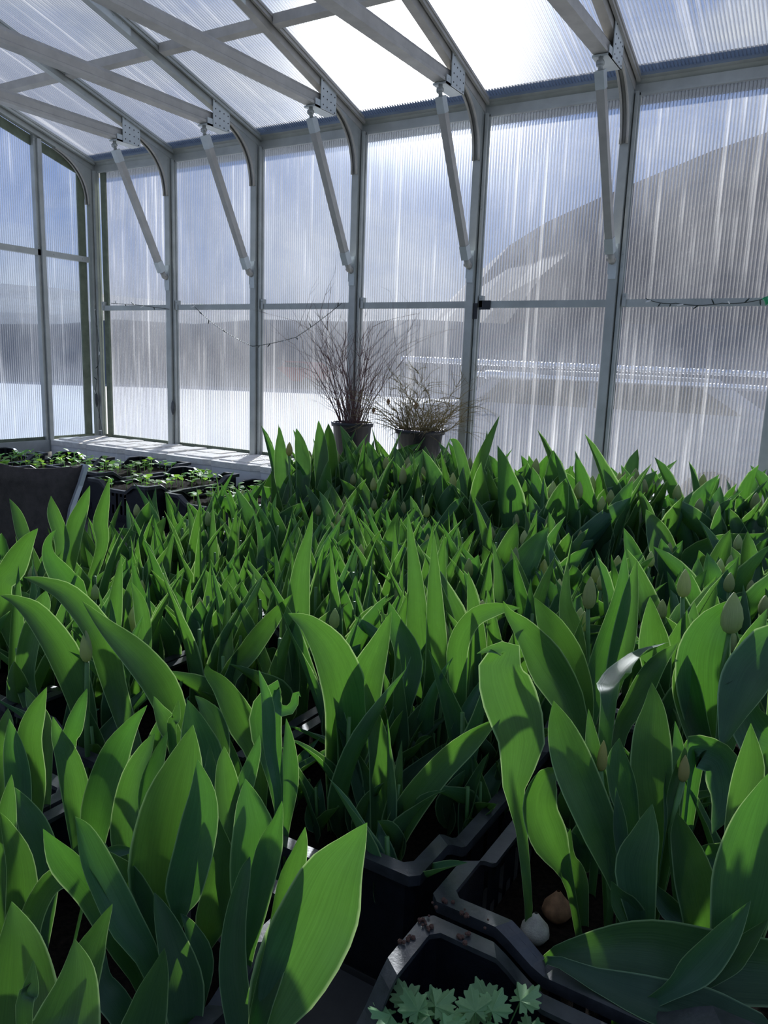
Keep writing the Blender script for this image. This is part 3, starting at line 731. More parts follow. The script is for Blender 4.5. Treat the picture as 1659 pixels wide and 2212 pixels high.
p = on(1655, 648, -.06); bm = bmesh.new(); tube(bm, [p+Vector((-.004, 0, .010)), p, p+Vector((.010, 0, -.012))], [.012, .007, .013], 8)
tag(obj('green_clip', bm, greenclip, None, True), 'small green clip on the string lights at the right edge', 'clip')

# ---------------------------------------------------------------- tulips
def prof(s, wide):                                                  # leaf width along its length
    if wide: return (math.sin(math.pi*min(1, s**.85))**.70) if s < 1 else 0
    return max(0.0, (math.sin(math.pi*min(1, s**.68))**.85)*(1-.30*s))
def leafgrid(P, Wd, N, cup, uvseed=0, nv=6, fold=0.0, wave=0.0):
    """blade over centre points P, full widths Wd and face normals N"""
    bm = bmesh.new(); uvl = bm.loops.layers.uv.new('UVMap'); rows = []; n = len(P)
    for i in range(n):
        T = (P[min(i+1, n-1)]-P[max(i-1, 0)]).normalized(); nn = N[i]; nn = (nn-T*nn.dot(T)).normalized(); s = T.cross(nn)
        row = []
        for j in range(nv+1):
            q = -1+2*j/nv; w2 = Wd[i]/2
            off = cup*w2*(q*q) + fold*w2*(abs(q)) + wave*w2*math.sin(i*1.1+uvseed)*q*abs(q)
            row.append(bm.verts.new(P[i]+s*q*w2*(1-.25*abs(cup)*q*q)+nn*off))
        rows.append(row)
    for i in range(n-1):
        for j in range(nv):
            f = bm.faces.new((rows[i][j], rows[i][j+1], rows[i+1][j+1], rows[i+1][j])); f.smooth = True
            for lp, (a, b) in zip(f.loops, ((i, j), (i, j+1), (i+1, j+1), (i+1, j))): lp[uvl].uv = (b/nv, a/(n-1))
    return bm
def tomesh(bm, name, m):
    me = bpy.data.meshes.new(name); bm.to_mesh(me); bm.free(); me.materials.append(m)
    for p in me.polygons: p.use_smooth = True
    return me
def catmull(K, n):
    out = []; m_ = len(K)-1
    for i in range(n+1):
        t_ = i/n*m_; k = min(int(t_), m_-1); f = t_-k
        p0 = K[k-1] if k > 0 else [2*a-b for a, b in zip(K[0], K[1])]; p1 = K[k]; p2 = K[k+1]; p3 = K[k+2] if k+2 <= m_ else [2*a-b for a, b in zip(K[m_], K[m_-1])]
        out.append([.5*((2*b)+(-a+c)*f+(2*a-5*b+4*c-d)*f*f+(-a+3*b-3*c+d)*f**3) for a, b, c, d in zip(p0, p1, p2, p3)])
    return out
def bud_bm(h, r):
    bm = bmesh.new(); uvl = bm.loops.layers.uv.new('UVMap'); n = 18; rings = []
    for i, (z, k) in enumerate(((0, .18), (.06, .62), (.2, .93), (.42, 1.0), (.65, .82), (.85, .48), (1.0, .10))):
        rings.append([bm.verts.new((r*k*(1+.10*math.cos(3*a))*math.cos(a), r*k*(1+.10*math.cos(3*a))*math.sin(a), h*z)) for a in [2*math.pi*q/n for q in range(n)]])
    for a_, (r0, r1) in enumerate(zip(rings, rings[1:])):
        for k in range(n):
            f = bm.faces.new((r0[k], r0[(k+1) % n], r1[(k+1) % n], r1[k]))
            for lp, (b, c) in zip(f.loops, ((k, a_), (k+1, a_), (k+1, a_+1), (k, a_+1))): lp[uvl].uv = ((b*3/n) % 1.0*.96+.02, c/6)
    bm.faces.new(rings[-1]); bm.faces.new(rings[0][::-1]); return bm

# --- archetypes: local plants, grown from the soil
def grow_leaf(rnd, h, wid, lean, az, start, wide, twist):
    """base at the axis at height `start`, tip about height h, leaning outwards"""
    n = 11; P = []; N = []; Wd = []
    ca, sa = math.cos(az), math.sin(az); curl = rnd.uniform(-.3, .9)
    for i in range(n+1):
        s = i/n
        r = .004+lean*(s**(1.5+curl*.4)); z = start+(h-start)*(s if curl < .3 else s*(1.0-.25*max(0, curl-.3)*s*s))
        side = twist*.5*lean*math.sin(s*2.6)
        P.append(Vector((ca*r-sa*side, sa*r+ca*side, z)))
        a2 = az+twist*s*1.6
        N.append(Vector((-math.cos(a2), -math.sin(a2), .25+lean*2*s)))
        Wd.append(wid*max(prof(s*.97+.03, wide), .16*(1-s)))
    return leafgrid(P, Wd, N, .55 if not wide else .42, rnd.random()*6, 6, .25, .12)
ARCH = {'slender': [], 'broad': [], 'short': []}
for kind, n_, hh in (('slender', 12, .36), ('broad', 10, .37), ('short', 6, .23)):
    for a in range(n_):
        rnd = random.Random(a*13+len(kind)); parts = []; m = leaf_a if a % 3 else leaf_b
        if kind == 'broad' and a % 2: m = leaf_b
        az0 = rnd.uniform(0, 6.28); nl = rnd.choice((3, 4, 4)) if kind != 'short' else 3
        for k in range(nl):
            f = 1-.16*k*rnd.uniform(.2, 1.3)
            wid = {'slender': rnd.uniform(.048, .074), 'broad': rnd.uniform(.074, .108), 'short': rnd.uniform(.040, .062)}[kind]
            h = hh*f*rnd.uniform(.86, 1.06); lean = {'slender': rnd.uniform(.01, .12), 'broad': rnd.uniform(.02, .14), 'short': rnd.uniform(.01, .09)}[kind]
            if rnd.random() < .15: lean *= 1.8; h *= .85
            bm = grow_leaf(rnd, h, wid, lean, az0+k*2.3+rnd.gauss(0, .4), .012+.012*k, kind == 'broad', rnd.uniform(-1, 1))
            parts.append(('leaf', tomesh(bm, 'leaf', m)))
        bm = bmesh.new(); hs = hh*(.62 if kind != 'broad' else .68); lx, ly = rnd.uniform(-.012, .012), rnd.uniform(-.012, .012)
        tube(bm, [(0, 0, -.01), (lx*.3, ly*.3, hs*.5), (lx, ly, hs)], [.0048, .0042, .0036], 7)
        parts.append(('stem', tomesh(bm, 'stem', stemm)))
        if kind == 'broad' and a % 3 != 2 or (kind == 'slender' and a % 6 == 1):
            bm = bud_bm(rnd.uniform(.042, .055), rnd.uniform(.010, .0135)); bmesh.ops.translate(bm, verts=bm.verts, vec=(lx, ly, hs-.003))
            parts.append(('bud', tomesh(bm, 'bud', budm)))
        ARCH[kind].append(parts)
NUM = ['', 'first', 'second', 'third', 'fourth', 'fifth', 'sixth', 'seventh', 'eighth', 'ninth', 'tenth', 'eleventh', 'twelfth', 'thirteenth', 'fourteenth', 'fifteenth', 'sixteenth', 'seventeenth', 'eighteenth', 'nineteenth', 'twentieth', 'twenty-first', 'twenty-second', 'twenty-third', 'twenty-fourth', 'twenty-fifth', 'twenty-sixth', 'twenty-seventh', 'twenty-eighth', 'twenty-ninth', 'thirtieth']
def short_label(lab, row, idx):
    return ' '.join(lab.split(',')[0].split()[:7]).replace(' from the', '').rstrip() + ', %s row back, %s from left' % (NUM[min(row+1, 30)], NUM[min(idx+1, 30)])
def plant(kind, a, x, y, z, rz, sc, label, group):
    r = empty('tulip_plant', (x, y, z), label, 'tulip plant', group); r.rotation_euler = (0, 0, rz); r.scale = (sc, sc, sc)
    for nm_, me in ARCH[kind][a]:
        o = bpy.data.objects.new(nm_, me); COL.objects.link(o); o.parent = r
    return r
def zone(x, y):
    u, v, d = view((x, y, .95))
    if y > -1.02 and x > 3.05: return 'broad', .45, 'broad sunlit tulip in the back right'
    if y > -1.02: return 'slender', .45, 'tall tulip of the clump below shrubs'
    if x > 3.80: return 'broad', .345, 'broad budded tulip right of the gap'
    if x > 3.40 and y > -1.55: return 'broad', .33, 'wide budded tulip in the middle right'
    if x > 3.39: return 'slender', .37, 'slim upright tulip left of the gap'
    if x > 2.99: return 'slender', .345, 'slim tulip in the middle of bed'
    return 'slender', .32, 'slim tulip at the left bed rim'
rnd = random.Random(77); cand = []
def inbed(x, y):
    if 3.775 < x < 3.845 and y < -1.05: return False
    if y > -1.0: return 2.11 < x < 3.02 and y < -.42 or 3.10 < x < 3.60 and y < -.46 or 3.68 < x < 4.2 and y < -.46
    if -1.0 >= y > -1.07: return x > 2.2 and x < 3.6
    xl = 2.36 if y < -1.9 else 2.22 if y < -1.45 else 2.18
    if 3.52 < x < 3.74 and -1.42 < y < -1.07: return False
    return xl < x < 4.62 and y > -2.62
y = -2.60
pitch = .108
row = 0
while y < -.42:
    x = 1.98+(row % 2)*pitch/2
    while x < 4.65:
        px, py = x+rnd.gauss(0, .014), y+rnd.gauss(0, .014)
        u, v, d = view((px, py, 1.1))
        if inbed(px, py) and -160 < u < 1820 and d > .5: cand.append((d, px, py, row))
        x += pitch
    y += pitch*.87; row += 1
cand.sort()
near_skip = 0; done = 0; rest = []
BYROW = {}
for c in cand: BYROW.setdefault(c[3], []).append(c[1])
for v in BYROW.values(): v.sort()
for d, px, py, rw in cand:
    kind, hgt, lab = zone(px, py)
    if kind == 'slender' and rnd.random() < (.55 if py > -1.75 else .25): kind = 'broad'; hgt *= .93
    base = .785
    if d < 1.32:                                                    # foreground: only low filler here, the big plants are placed one by one
        if px > 3.84 and py < -2.42: continue
        kind = 'short'; hgt = .20; lab = 'low tulip shoot between the foreground leaves'
        if rnd.random() < .25: continue
    sc = hgt/{'slender': .36, 'broad': .37, 'short': .23}[kind]*rnd.uniform(.86, 1.10)
    a = rnd.randrange(len(ARCH[kind])); rz = rnd.uniform(0, 6.28)
    if done < 265:
        grp = lab; one = lab.split(' of the ')[0] if False else lab
        ll = short_label(lab, rw, BYROW[rw].index(px)); plant(kind, a, px, py, base, rz, sc, ll, grp.replace('tulip', 'tulips', 1)); done += 1
    else: rest.append((kind, a, px, py, base, rz, sc))
# the rest of the crop further back: beyond counting, one object
import numpy as _np
def merge(items, name, label):
    vs, fs, uvs, mi, off = [], [], [], [], 0; mats = [leaf_a, leaf_b, stemm, budm]
    for kind, a, px, py, bz, rz, sc in items:
        c, s = math.cos(rz)*sc, math.sin(rz)*sc
        for nm_, me in ARCH[kind][a]:
            co = _np.empty(len(me.vertices)*3); me.vertices.foreach_get('co', co); co = co.reshape(-1, 3)
            q = _np.stack([co[:, 0]*c-co[:, 1]*s+px, co[:, 0]*s+co[:, 1]*c+py, co[:, 2]*sc+bz], 1); vs.append(q)
            ul = me.uv_layers[0].data if me.uv_layers else None
            m_ = mats.index(me.materials[0])
            for p in me.polygons:
                fs.append([i+off for i in p.vertices]); mi.append(m_)
                for li in p.loop_indices: uvs.append(tuple(ul[li].uv) if ul else (.5, .5))
            off += len(me.vertices)
    me = bpy.data.meshes.new(name); me.from_pydata(_np.concatenate(vs).tolist(), [], fs)
    for m_ in mats: me.materials.append(m_)
    me.polygons.foreach_set('material_index', mi); me.polygons.foreach_set('use_smooth', [True]*len(fs))
    uvl = me.uv_layers.new(name='UVMap'); uvl.data.foreach_set('uv', [c for uv in uvs for c in uv])
    o = bpy.data.objects.new(name, me); COL.objects.link(o); tag(o, label, 'tulips', None, 'stuff'); return o
if rest: merge(rest, 'tulip_crop', 'dense mass of the farthest tulip plants towards the windows')

# --- foreground plants, each leaf shaped on its own
ROOTZ = .785
def fg_plant(label, leaves, bud=None, bulb=None):
    """leaves: (pts[(u,v,width)], depth base, depth tip, roll, cup, material)"""
    first = leaves[0]; p0 = at(first[0][0][0], first[0][0][1], first[1])
    root = empty('tulip_plant', (p0.x, p0.y, min(ROOTZ, p0.z)), label, 'tulip plant', 'large tulips in the foreground')
    for li, L in enumerate(leaves):
        pts, d0, d1 = L[0], L[1], L[2]; roll = L[3] if len(L) > 3 else 0.0; cup = L[4] if len(L) > 4 else .30; m = leaf_b if (L[5] if len(L) > 5 else 0) else leaf_a
        K = []; nK = len(pts)-1
        for i, (u, v, w_) in enumerate(pts):
            d = d0+(d1-d0)*i/nK; q = at(u, v, d); K.append([q.x, q.y, q.z, w_*d/FPX/max(.35, math.cos(roll))])
        if K[0][2] > ROOTZ+.04:                                     # carry the sheath down to the soil
            K.insert(0, [root.location.x*.6+K[0][0]*.4, root.location.y*.6+K[0][1]*.4, ROOTZ, K[0][3]*.45])
        n = 18; C = catmull(K, n); P = [Vector(c[:3]) for c in C]
        Wd = [max(c[3], .0006) for c in C]; Wd[-1] = .0004; N = []
        for i in range(n+1):
            T = (P[min(i+1, n)]-P[max(i-1, 0)]).normalized(); c = (CAM-P[i]).normalized(); c = (c-T*c.dot(T)).normalized()
            N.append(Matrix.Rotation(roll*(.6+.8*i/n), 3, T) @ c)
        bm = leafgrid(P, Wd, N, cup, li*1.7, 8, .12, .05)
        o = part('leaf', bm, m, root, True)
        for p in o.data.polygons: p.use_smooth = True
    if bud:
        for (u, v, d, h, r, pts, bmm) in bud:
            c = at(u, v, d); low = [at(a, b, dd) for a, b, dd in pts]
            if low[-1].z > ROOTZ+.03: low.append(Vector((low[-1].x, low[-1].y, ROOTZ)))
            bm = bmesh.new(); tube(bm, low[::-1]+[c], [.0042]*len(low)+[.0036], 8); part('stem', bm, stemm, root, True)
            bm = bud_bm(h, r); bmesh.ops.translate(bm, verts=bm.verts, vec=c); part('bud', bm, bmm, root, True)
    if bulb:
        for (u, v, z, r, bmm) in bulb:
            c = atz(u, v, z); bm = bmesh.new(); lathe(bm, c, [(.001, -r*.9), (r*.6, -r*.75), (r, -r*.1), (r*.9, r*.4), (r*.45, r*.95), (r*.12, r*1.4)], 16)
            part('bulb', bm, bmm, root, True)
    return root
exec_leaves = []
# lower left crate
fg_plant('large tulip at lower left with the broad upright leaf lit yellow-green', [
    ([(360,2010,60),(350,1890,150),(372,1745,150),(398,1640,85),(417,1565,4)], .84, .80, .1, .28),
    ([(435,2060,26),(462,1960,85),(476,1860,60),(466,1790,30),(458,1735,3)], .86, .84, .3, .3),
    ([(385,1995,24),(400,1920,84),(428,1810,92),(440,1720,70),(427,1640,4)], .81, .79, -.15, .35, 1)])
fg_plant('tulip at lower left whose slim leaves stand behind the broad lit one', [
    ([(275,1860,50),(272,1780,62),(292,1680,56),(318,1620,36),(335,1583,3)], .92, .90, -.3, .35),
    ([(308,1790,20),(318,1700,44),(340,1630,34),(361,1580,3)], .91, .89, .3, .4, 1),
    ([(450,1770,30),(456,1690,40),(452,1607,3)], .98, .97, 0, .3, 1)])
fg_plant('tulip with blue-green leaf curving right to a tip beside the broad lit leaf', [
    ([(200,1830,50),(212,1730,80),(245,1625,72),(285,1560,34),(318,1523,3)], .98, .93, .25, .4, 1),
    ([(170,1800,40),(168,1720,62),(150,1640,56),(126,1585,30),(114,1548,3)], 1.0, .98, -.2, .4),
    ([(148,1640,30),(158,1570,42),(174,1520,28),(188,1487,3)], 1.02, 1.0, .2, .4, 1)])
fg_plant('tulip near the left edge with leaf bent to a sharp light tip', [
    ([(70,1790,36),(72,1690,50),(60,1600,56),(76,1535,44),(101,1484,3)], 1.0, .98, .2, .35),
    ([(100,1640,30),(92,1560,42),(72,1520,28),(55,1484,3)], 1.05, 1.05, -.2, .35),
    ([(45,1790,50),(38,1680,58),(28,1610,44),(20,1553,3)], .98, .96, 0, .4, 1)])
fg_plant('tulip at the left edge with a leaf pointing up past its folded neighbour', [
    ([(38,2060,60),(44,1950,72),(38,1860,62),(14,1790,30),(0,1755,3)], .84, .82, .2, .4),
    ([(0,1900,60),(10,1800,52),(18,1730,34),(25,1673,3)], .86, .86, 0, .3),
    ([(10,1680,30),(8,1610,46),(14,1560,30),(17,1530,3)], 1.0, 1.0, 0, .3),
    ([(95,1900,60),(72,1800,66),(45,1740,40),(30,1700,3)], .9, .9, .3, .3, 1)])
fg_plant('tulip with two pale blue-green leaves leaning left across the lower left', [
    ([(330,2110,44),(262,1990,76),(208,1880,74),(178,1800,44),(162,1764,4)], .76, .72, .3, .45, 1),
    ([(310,2150,20),(262,2050,40),(205,1935,62),(142,1850,66),(93,1790,4)], .78, .72, -.5, .3, 1),
    ([(335,2140,60),(318,2020,96),(274,1910,82),(240,1860,40),(214,1832,3)], .82, .80, -.1, .3)])
fg_plant('low arching tulip leaf with yellow-green underside at lower left', [
    ([(50,2100,50),(62,1990,52),(100,1912,52),(150,1880,50),(190,1880,10)], .80, .78, .4, .3),
    ([(205,1850,10),(232,1842,22),(262,1836,26),(294,1838,3)], .88, .86, .2, .3, 1)])
fg_plant('dark tulip in the lower left whose leaves cross below the broad one', [
    ([(400,2240,66),(392,2130,92),(366,2030,66),(345,1965,34),(333,1928,3)], .76, .76, .2, .3),
    ([(425,2180,30),(432,2080,56),(410,2010,34),(390,1973,3)], .79, .79, .3, .4, 1),
    ([(270,2190,60),(222,2120,56),(214,2040,30),(208,1990,3)], .74, .76, -.4, .3, 1)])
fg_plant('front tulip leaf rising from the bottom edge under the pale leaves', [
    ([(298,2270,110),(318,2170,92),(340,2100,52),(355,2048,4)], .70, .69, .2, .35)])
fg_plant('big out-of-focus tulip cut by the bottom left corner', [
    ([(30,2290,190),(34,2150,180),(36,2040,110),(25,1947,4)], .62, .62, .1, .3),
    ([(170,2150,70),(188,2060,74),(215,2000,40),(243,1952,4)], .64, .63, .3, .35),
    ([(120,2300,190),(146,2190,150),(164,2100,86),(161,2028,4)], .58, .58, .1, .3),
    ([(50,2220,36),(62,2140,42),(72,2073,4)], .56, .56, .2, .5)])
fg_plant('tulip with the very broad sweeping leaf at the lower centre left', [
    ([(560,2270,40),(612,2130,150),(678,1990,186),(718,1890,150),(764,1818,66),(793,1777,4)], .72, .66, .15, .22),
    ([(548,2240,40),(590,2050,62),(618,1900,64),(642,1830,40),(659,1786,4)], .71, .70, .5, .5),
    ([(528,2260,60),(504,2110,66),(508,1990,52),(528,1890,30),(540,1850,3)], .76, .78, 0, .3)])
fg_plant('tulip behind the sweeping broad leaf, with a long folded blade', [
    ([(525,2100,30),(548,1960,56),(576,1830,66),(597,1770,30),(609,1730,4)], .80, .78, .3, .5, 1),
    ([(530,2030,30),(540,1920,84),(552,1815,108),(540,1735,66),(530,1682,4)], .83, .82, -.1, .35, 1),
    ([(492,1900,24),(498,1800,48),(490,1710,60),(484,1650,38),(484,1612,3)], .88, .88, .1, .35),
    ([(505,1800,20),(528,1690,42),(550,1625,26),(560,1588,3)], .9, .9, .3, .4, 1)])
fg_plant('tulip in the middle left with wide pointed leaf behind the lit one', [
    ([(430,1740,60),(434,1640,104),(420,1570,66),(405,1511,3)], 1.02, 1.0, 0, .35, 1),
    ([(470,1640,50),(456,1560,58),(440,1525,30),(421,1503,3)], 1.06, 1.05, .2, .3),
    ([(385,1640,34),(360,1565,44),(342,1530,24),(332,1504,3)], 1.04, 1.04, .1, .3),
    ([(372,1600,20),(380,1550,22),(386,1511,3)], 1.03, 1.03, 0, .3)])
fg_plant('tulip with the long diagonal leaf pointing up left', [
    ([(392,1620,40),(354,1500,74),(294,1420,70),(224,1352,36),(178,1299,3)], 1.16, 1.04, .2, .3),
    ([(250,1500,50),(214,1375,66),(150,1292,52),(95,1262,30),(51,1247,3)], 1.26, 1.15, .3, .3)])
fg_plant('tulip with a bent leaf tipping left, beside the curled one', [
    ([(560,1650,44),(526,1560,70),(484,1486,48),(453,1452,26),(447,1434,3)], 1.10, 1.04, -.2, .35),
    ([(600,1740,16),(582,1620,30),(576,1520,30),(559,1447,3)], 1.02, 1.0, .2, .4, 1)])
fg_plant('tulip with the tip curled into a hook like a wave', [
    ([(602,1760,18),(590,1660,44),(572,1570,74),(580,1515,66),(604,1478,22),(596,1510,20),(606,1534,26),(632,1528,22),(640,1496,14),(650,1505,2)], 1.04, 1.02, .1, .3, 1),
    ([(612,1790,26),(622,1690,44),(622,1610,30),(618,1552,3)], 1.06, 1.06, .3, .4, 1)])
fg_plant('tulip with V-shaped pair of leaves at the corner of the crate', [
    ([(828,1890,36),(845,1815,58),(890,1730,66),(955,1650,62),(1022,1590,46),(1080,1549,3)], 1.08, .98, .35, .3),
    ([(826,1870,46),(832,1750,68),(822,1620,54),(800,1520,26),(787,1466,3)], 1.10, 1.06, -.1, .3),
    ([(795,1860,14),(792,1790,14),(800,1725,3)], 1.10, 1.09, 0, .3)])
fg_plant('tall tulip with broad drooping shoulder leaf in the centre', [
    ([(725,1800,36),(742,1650,84),(748,1520,104),(716,1415,92),(668,1352,50),(622,1325,4)], 1.20, 1.06, .1, .25),
    ([(725,1740,40),(764,1590,96),(792,1470,88),(824,1385,44),(846,1320,4)], 1.18, 1.12, -.15, .3)])
fg_plant('tall tulip with a needle-tipped lit leaf left of centre', [
    ([(650,1480,40),(643,1330,58),(652,1225,40),(668,1150,16),(675,1104,2)], 1.48, 1.44, 0, .35),
    ([(490,1490,36),(540,1400,50),(592,1330,36),(632,1283,3)], 1.38, 1.30, .2, .35)])
fg_plant('tall tulip with narrow twin leaves right of centre', [
    ([(930,1560,50),(905,1380,58),(896,1240,34),(880,1105,3)], 1.36, 1.34, 0, .35),
    ([(925,1600,56),(942,1450,56),(938,1280,36),(937,1149,3)], 1.32, 1.30, .1, .35),
    ([(1010,1600,46),(1030,1430,48),(1024,1320,34),(1011,1234,3)], 1.30, 1.28, 0, .3),
    ([(860,1560,50),(880,1430,66),(852,1350,40),(840,1300,3)], 1.28, 1.28, .2, .35, 1)])
fg_plant('tulip with a leaf arching over to the right above the crate gap', [
    ([(985,1520,40),(985,1400,48),(1018,1335,44),(1070,1312,34),(1124,1313,3)], 1.24, 1.16, .4, .3)])
fg_plant('tulip with large dark arching leaf pointing up left over the gap', [
    ([(1240,1570,60),(1180,1440,92),(1132,1365,58),(1098,1325,22),(1087,1298,3)], 1.16, 1.08, .2, .3),
    ([(1262,1560,40),(1234,1440,76),(1192,1355,66),(1154,1290,4)], 1.22, 1.16, -.1, .3)])
fg_plant('tulip on a long bare stem with tip rolled over to the left', [
    ([(1142,1960,18),(1126,1790,26),(1110,1700,50),(1126,1600,104),(1100,1505,124),(1082,1440,100),(1100,1404,50),(1060,1402,16),(1030,1412,3)], .98, .98, 0, .18)],
    None, [(1155,2012,.800,.019, bulbm)])
fg_plant('tulip with scooped leaf folded at the top beside the crate gap', [
    ([(1252,2030,16),(1226,1900,26),(1182,1810,86),(1162,1740,84),(1180,1680,56),(1210,1664,12)], .98, .96, .2, .4),
    ([(1262,2000,20),(1250,1900,40),(1225,1850,40),(1232,1790,3)], .99, .99, 0, .3)],
    None, [(1203,1965,.795,.020, bulbb)])
fg_plant('tulip with tall bright lance leaf and slim bud, right of the gap', [
    ([(1345,1940,40),(1292,1790,84),(1238,1660,96),(1208,1570,66),(1195,1513,4)], .96, .90, .15, .28),
    ([(1305,1800,24),(1292,1700,48),(1280,1610,36),(1271,1531,3)], .96, .95, 0, .35),
    ([(1385,2020,46),(1372,1880,92),(1394,1800,62),(1409,1736,4)], .90, .88, .1, .25),
    ([(1345,1900,20),(1338,1790,34),(1330,1700,3)], .93, .93, .2, .4, 1)],
    [(1298,1665,.95,.040,.0062,[(1302,1760,.95),(1320,1950,.96)],budy)], [(1320,2055,.795,.018, bulbb)])
fg_plant('tulip with tall wide leaf and yellow split bud at the right', [
    ([(1420,1820,60),(1408,1690,92),(1408,1590,84),(1412,1530,52),(1408,1474,4)], .98, .95, 0, .25),
    ([(1362,1800,40),(1346,1700,64),(1336,1640,50),(1338,1594,3)], .98, .97, -.1, .3, 1),
    ([(1445,1820,30),(1452,1700,46),(1462,1620,30),(1458,1557,3)], .97, .96, .3, .4, 1),
    ([(1512,2020,70),(1502,1900,92),(1474,1800,54),(1462,1755,3)], .93, .92, -.1, .3),
    ([(1450,1790,24),(1452,1720,30),(1470,1650,24),(1484,1606,3)], .94, .93, .3, .4)],
    [(1474,1688,.93,.034,.0065,[(1448,1790,.94),(1462,1960,.95)],budy)])
fg_plant('fallen tulip lying over the crate rim at the bottom right', [
    ([(1175,2076,14),(1270,2052,70),(1400,2050,130),(1540,2080,150),(1720,2100,130)], .86, .80, .2, .2),
    ([(1175,2078,14),(1290,2120,50),(1420,2170,100),(1540,2205,110),(1690,2240,50)], .84, .74, -.35, .25),
    ([(1430,2150,30),(1500,2090,72),(1562,2020,62),(1622,1945,4)], .79, .76, .3, .4, 1),
    ([(1545,2110,30),(1600,2050,46),(1660,1985,4)], .80, .78, .1, .3)],
    None, [(1230,2062,.795,.010, stemm)])
fg_plant('small folded tulip leaf over the bulbs at lower right', [
    ([(1390,2040,40),(1356,1980,70),(1330,1940,50),(1320,1903,3)], .90, .88, .4, .4),
    ([(1500,2030,24),(1440,1960,50),(1400,1900,3)], .94, .94, .2, .3)])
fg_plant('tulip at the right edge with a tall mottled broad leaf', [
    ([(1590,2010,110),(1612,1880,140),(1640,1760,100),(1662,1668,6)], .84, .80, .1, .25, 1),
    ([(1580,1900,30),(1592,1780,54),(1618,1660,66),(1622,1562,4)], .90, .88, .1, .3)])
fg_plant('tulip with wide leaves drooping right, behind the split bud', [
    ([(1500,1660,30),(1500,1618,70),(1560,1640,84),(1580,1720,84),(1538,1802,4)], 1.04, 1.0, .4, .3, 1),
    ([(1500,1860,30),(1560,1850,90),(1640,1860,90),(1720,1900,20)], 1.02, .98, .6, .3, 1),
    ([(1480,1640,30),(1530,1620,50),(1570,1650,20),(1590,1640,2)], 1.05, 1.02, .4, .3, 1)])
fg_plant('tulip with a big dull leaf bending down at the right edge', [
    ([(1700,1420,80),(1640,1440,110),(1600,1510,92),(1556,1622,4)], 1.10, 1.02, .3, .3, 1),
    ([(1700,1500,70),(1640,1470,60),(1590,1466,30),(1568,1478,3)], 1.12, 1.06, .7, .3, 1),
    ([(1690,1640,100),(1640,1580,110),(1620,1530,60),(1640,1500,3)], 1.08, 1.08, -.2, .3, 1)])
fg_plant('tulip with a silvery leaf bent over to the upper right', [
    ([(1318,1540,24),(1336,1470,44),(1380,1420,34),(1448,1386,3)], 1.02, 1.20, -1.05, .2, 1),
    ([(1335,1600,30),(1370,1520,54),(1412,1440,44),(1466,1386,3)], 1.14, 1.12, .2, .35)])
fg_plant('tulip with a large pinkish-green bud between wide leaves at the right', [
    ([(1545,1680,34),(1520,1540,96),(1514,1430,120),(1540,1350,84),(1602,1288,4)], 1.20, 1.14, .15, .3, 1),
    ([(1560,1640,34),(1594,1500,76),(1622,1400,56),(1658,1314,4)], 1.14, 1.12, -.1, .3),
    ([(1540,1700,30),(1500,1560,60),(1480,1470,60),(1478,1400,3)], 1.18, 1.18, 0, .3)],
    [(1575,1368,1.14,.062,.0155,[(1560,1450,1.15),(1548,1640,1.16)],budm)])
fg_plant('tulip with plump pale bud above the silvery leaf', [
    ([(1420,1500,50),(1414,1400,72),(1408,1340,44),(1404,1288,3)], 1.34, 1.33, 0, .3),
    ([(1470,1480,50),(1490,1380,52),(1500,1300,3)], 1.36, 1.36, .2, .35)],
    [(1474,1290,1.34,.050,.0115,[(1474,1380,1.35),(1474,1480,1.36)],budm)])
fg_plant('tulip with long bluish blades around a pink-tipped bud', [
    ([(1268,1560,40),(1298,1430,60),(1338,1300,44),(1350,1188,3)], 1.30, 1.28, .2, .4, 1),
    ([(1310,1540,30),(1348,1390,56),(1364,1290,38),(1376,1208,3)], 1.28, 1.27, -.2, .4),
    ([(1250,1460,40),(1235,1360,50),(1222,1300,30),(1226,1215,3)], 1.34, 1.33, 0, .3)],
    [(1270,1315,1.32,.056,.0115,[(1270,1380,1.33),(1270,1500,1.34)],budm)])
fg_plant('tulip with arching mid-green leaf at the left edge', [
    ([(184,1560,50),(142,1430,70),(80,1335,56),(35,1300,28),(0,1286,3)], 1.30, 1.20, .25, .3),
    ([(60,1500,40),(60,1400,46),(90,1310,40),(100,1275,3)], 1.34, 1.34, 0, .3)],
    [(188,1430,1.22,.052,.0095,[(188,1500,1.23),(188,1600,1.24)],budm)])
fg_plant('tulip left of centre with a pale leaf twisting up to a hooked tip', [
    ([(172,1300,40),(142,1250,56),(110,1205,34),(106,1170,18),(122,1143,3)], 1.50, 1.46, -.3, .35, 1),
    ([(0,1300,50),(26,1225,60),(56,1170,36),(82,1141,3)], 1.42, 1.40, .2, .35),
    ([(300,1480,30),(314,1390,36),(306,1310,34),(284,1257,3)], 1.40, 1.38, -.2, .5),
    ([(222,1500,36),(240,1360,44),(252,1270,26),(262,1200,3)], 1.42, 1.40, .1, .4)])
fg_plant('tall slim tulip leaf pointing up right, highest against the windows by the fourth post', [
    ([(1018,1090,26),(1030,1020,30),(1050,965,22),(1079,898,2)], 2.78, 2.72, .1, .3),
    ([(1010,1090,26),(1000,1010,26),(985,960,18),(972,948,2)], 2.80, 2.80, .2, .3),
    ([(1030,1090,24),(1052,1040,26),(1050,990,16),(1052,930,2)], 2.84, 2.84, 0, .3)])
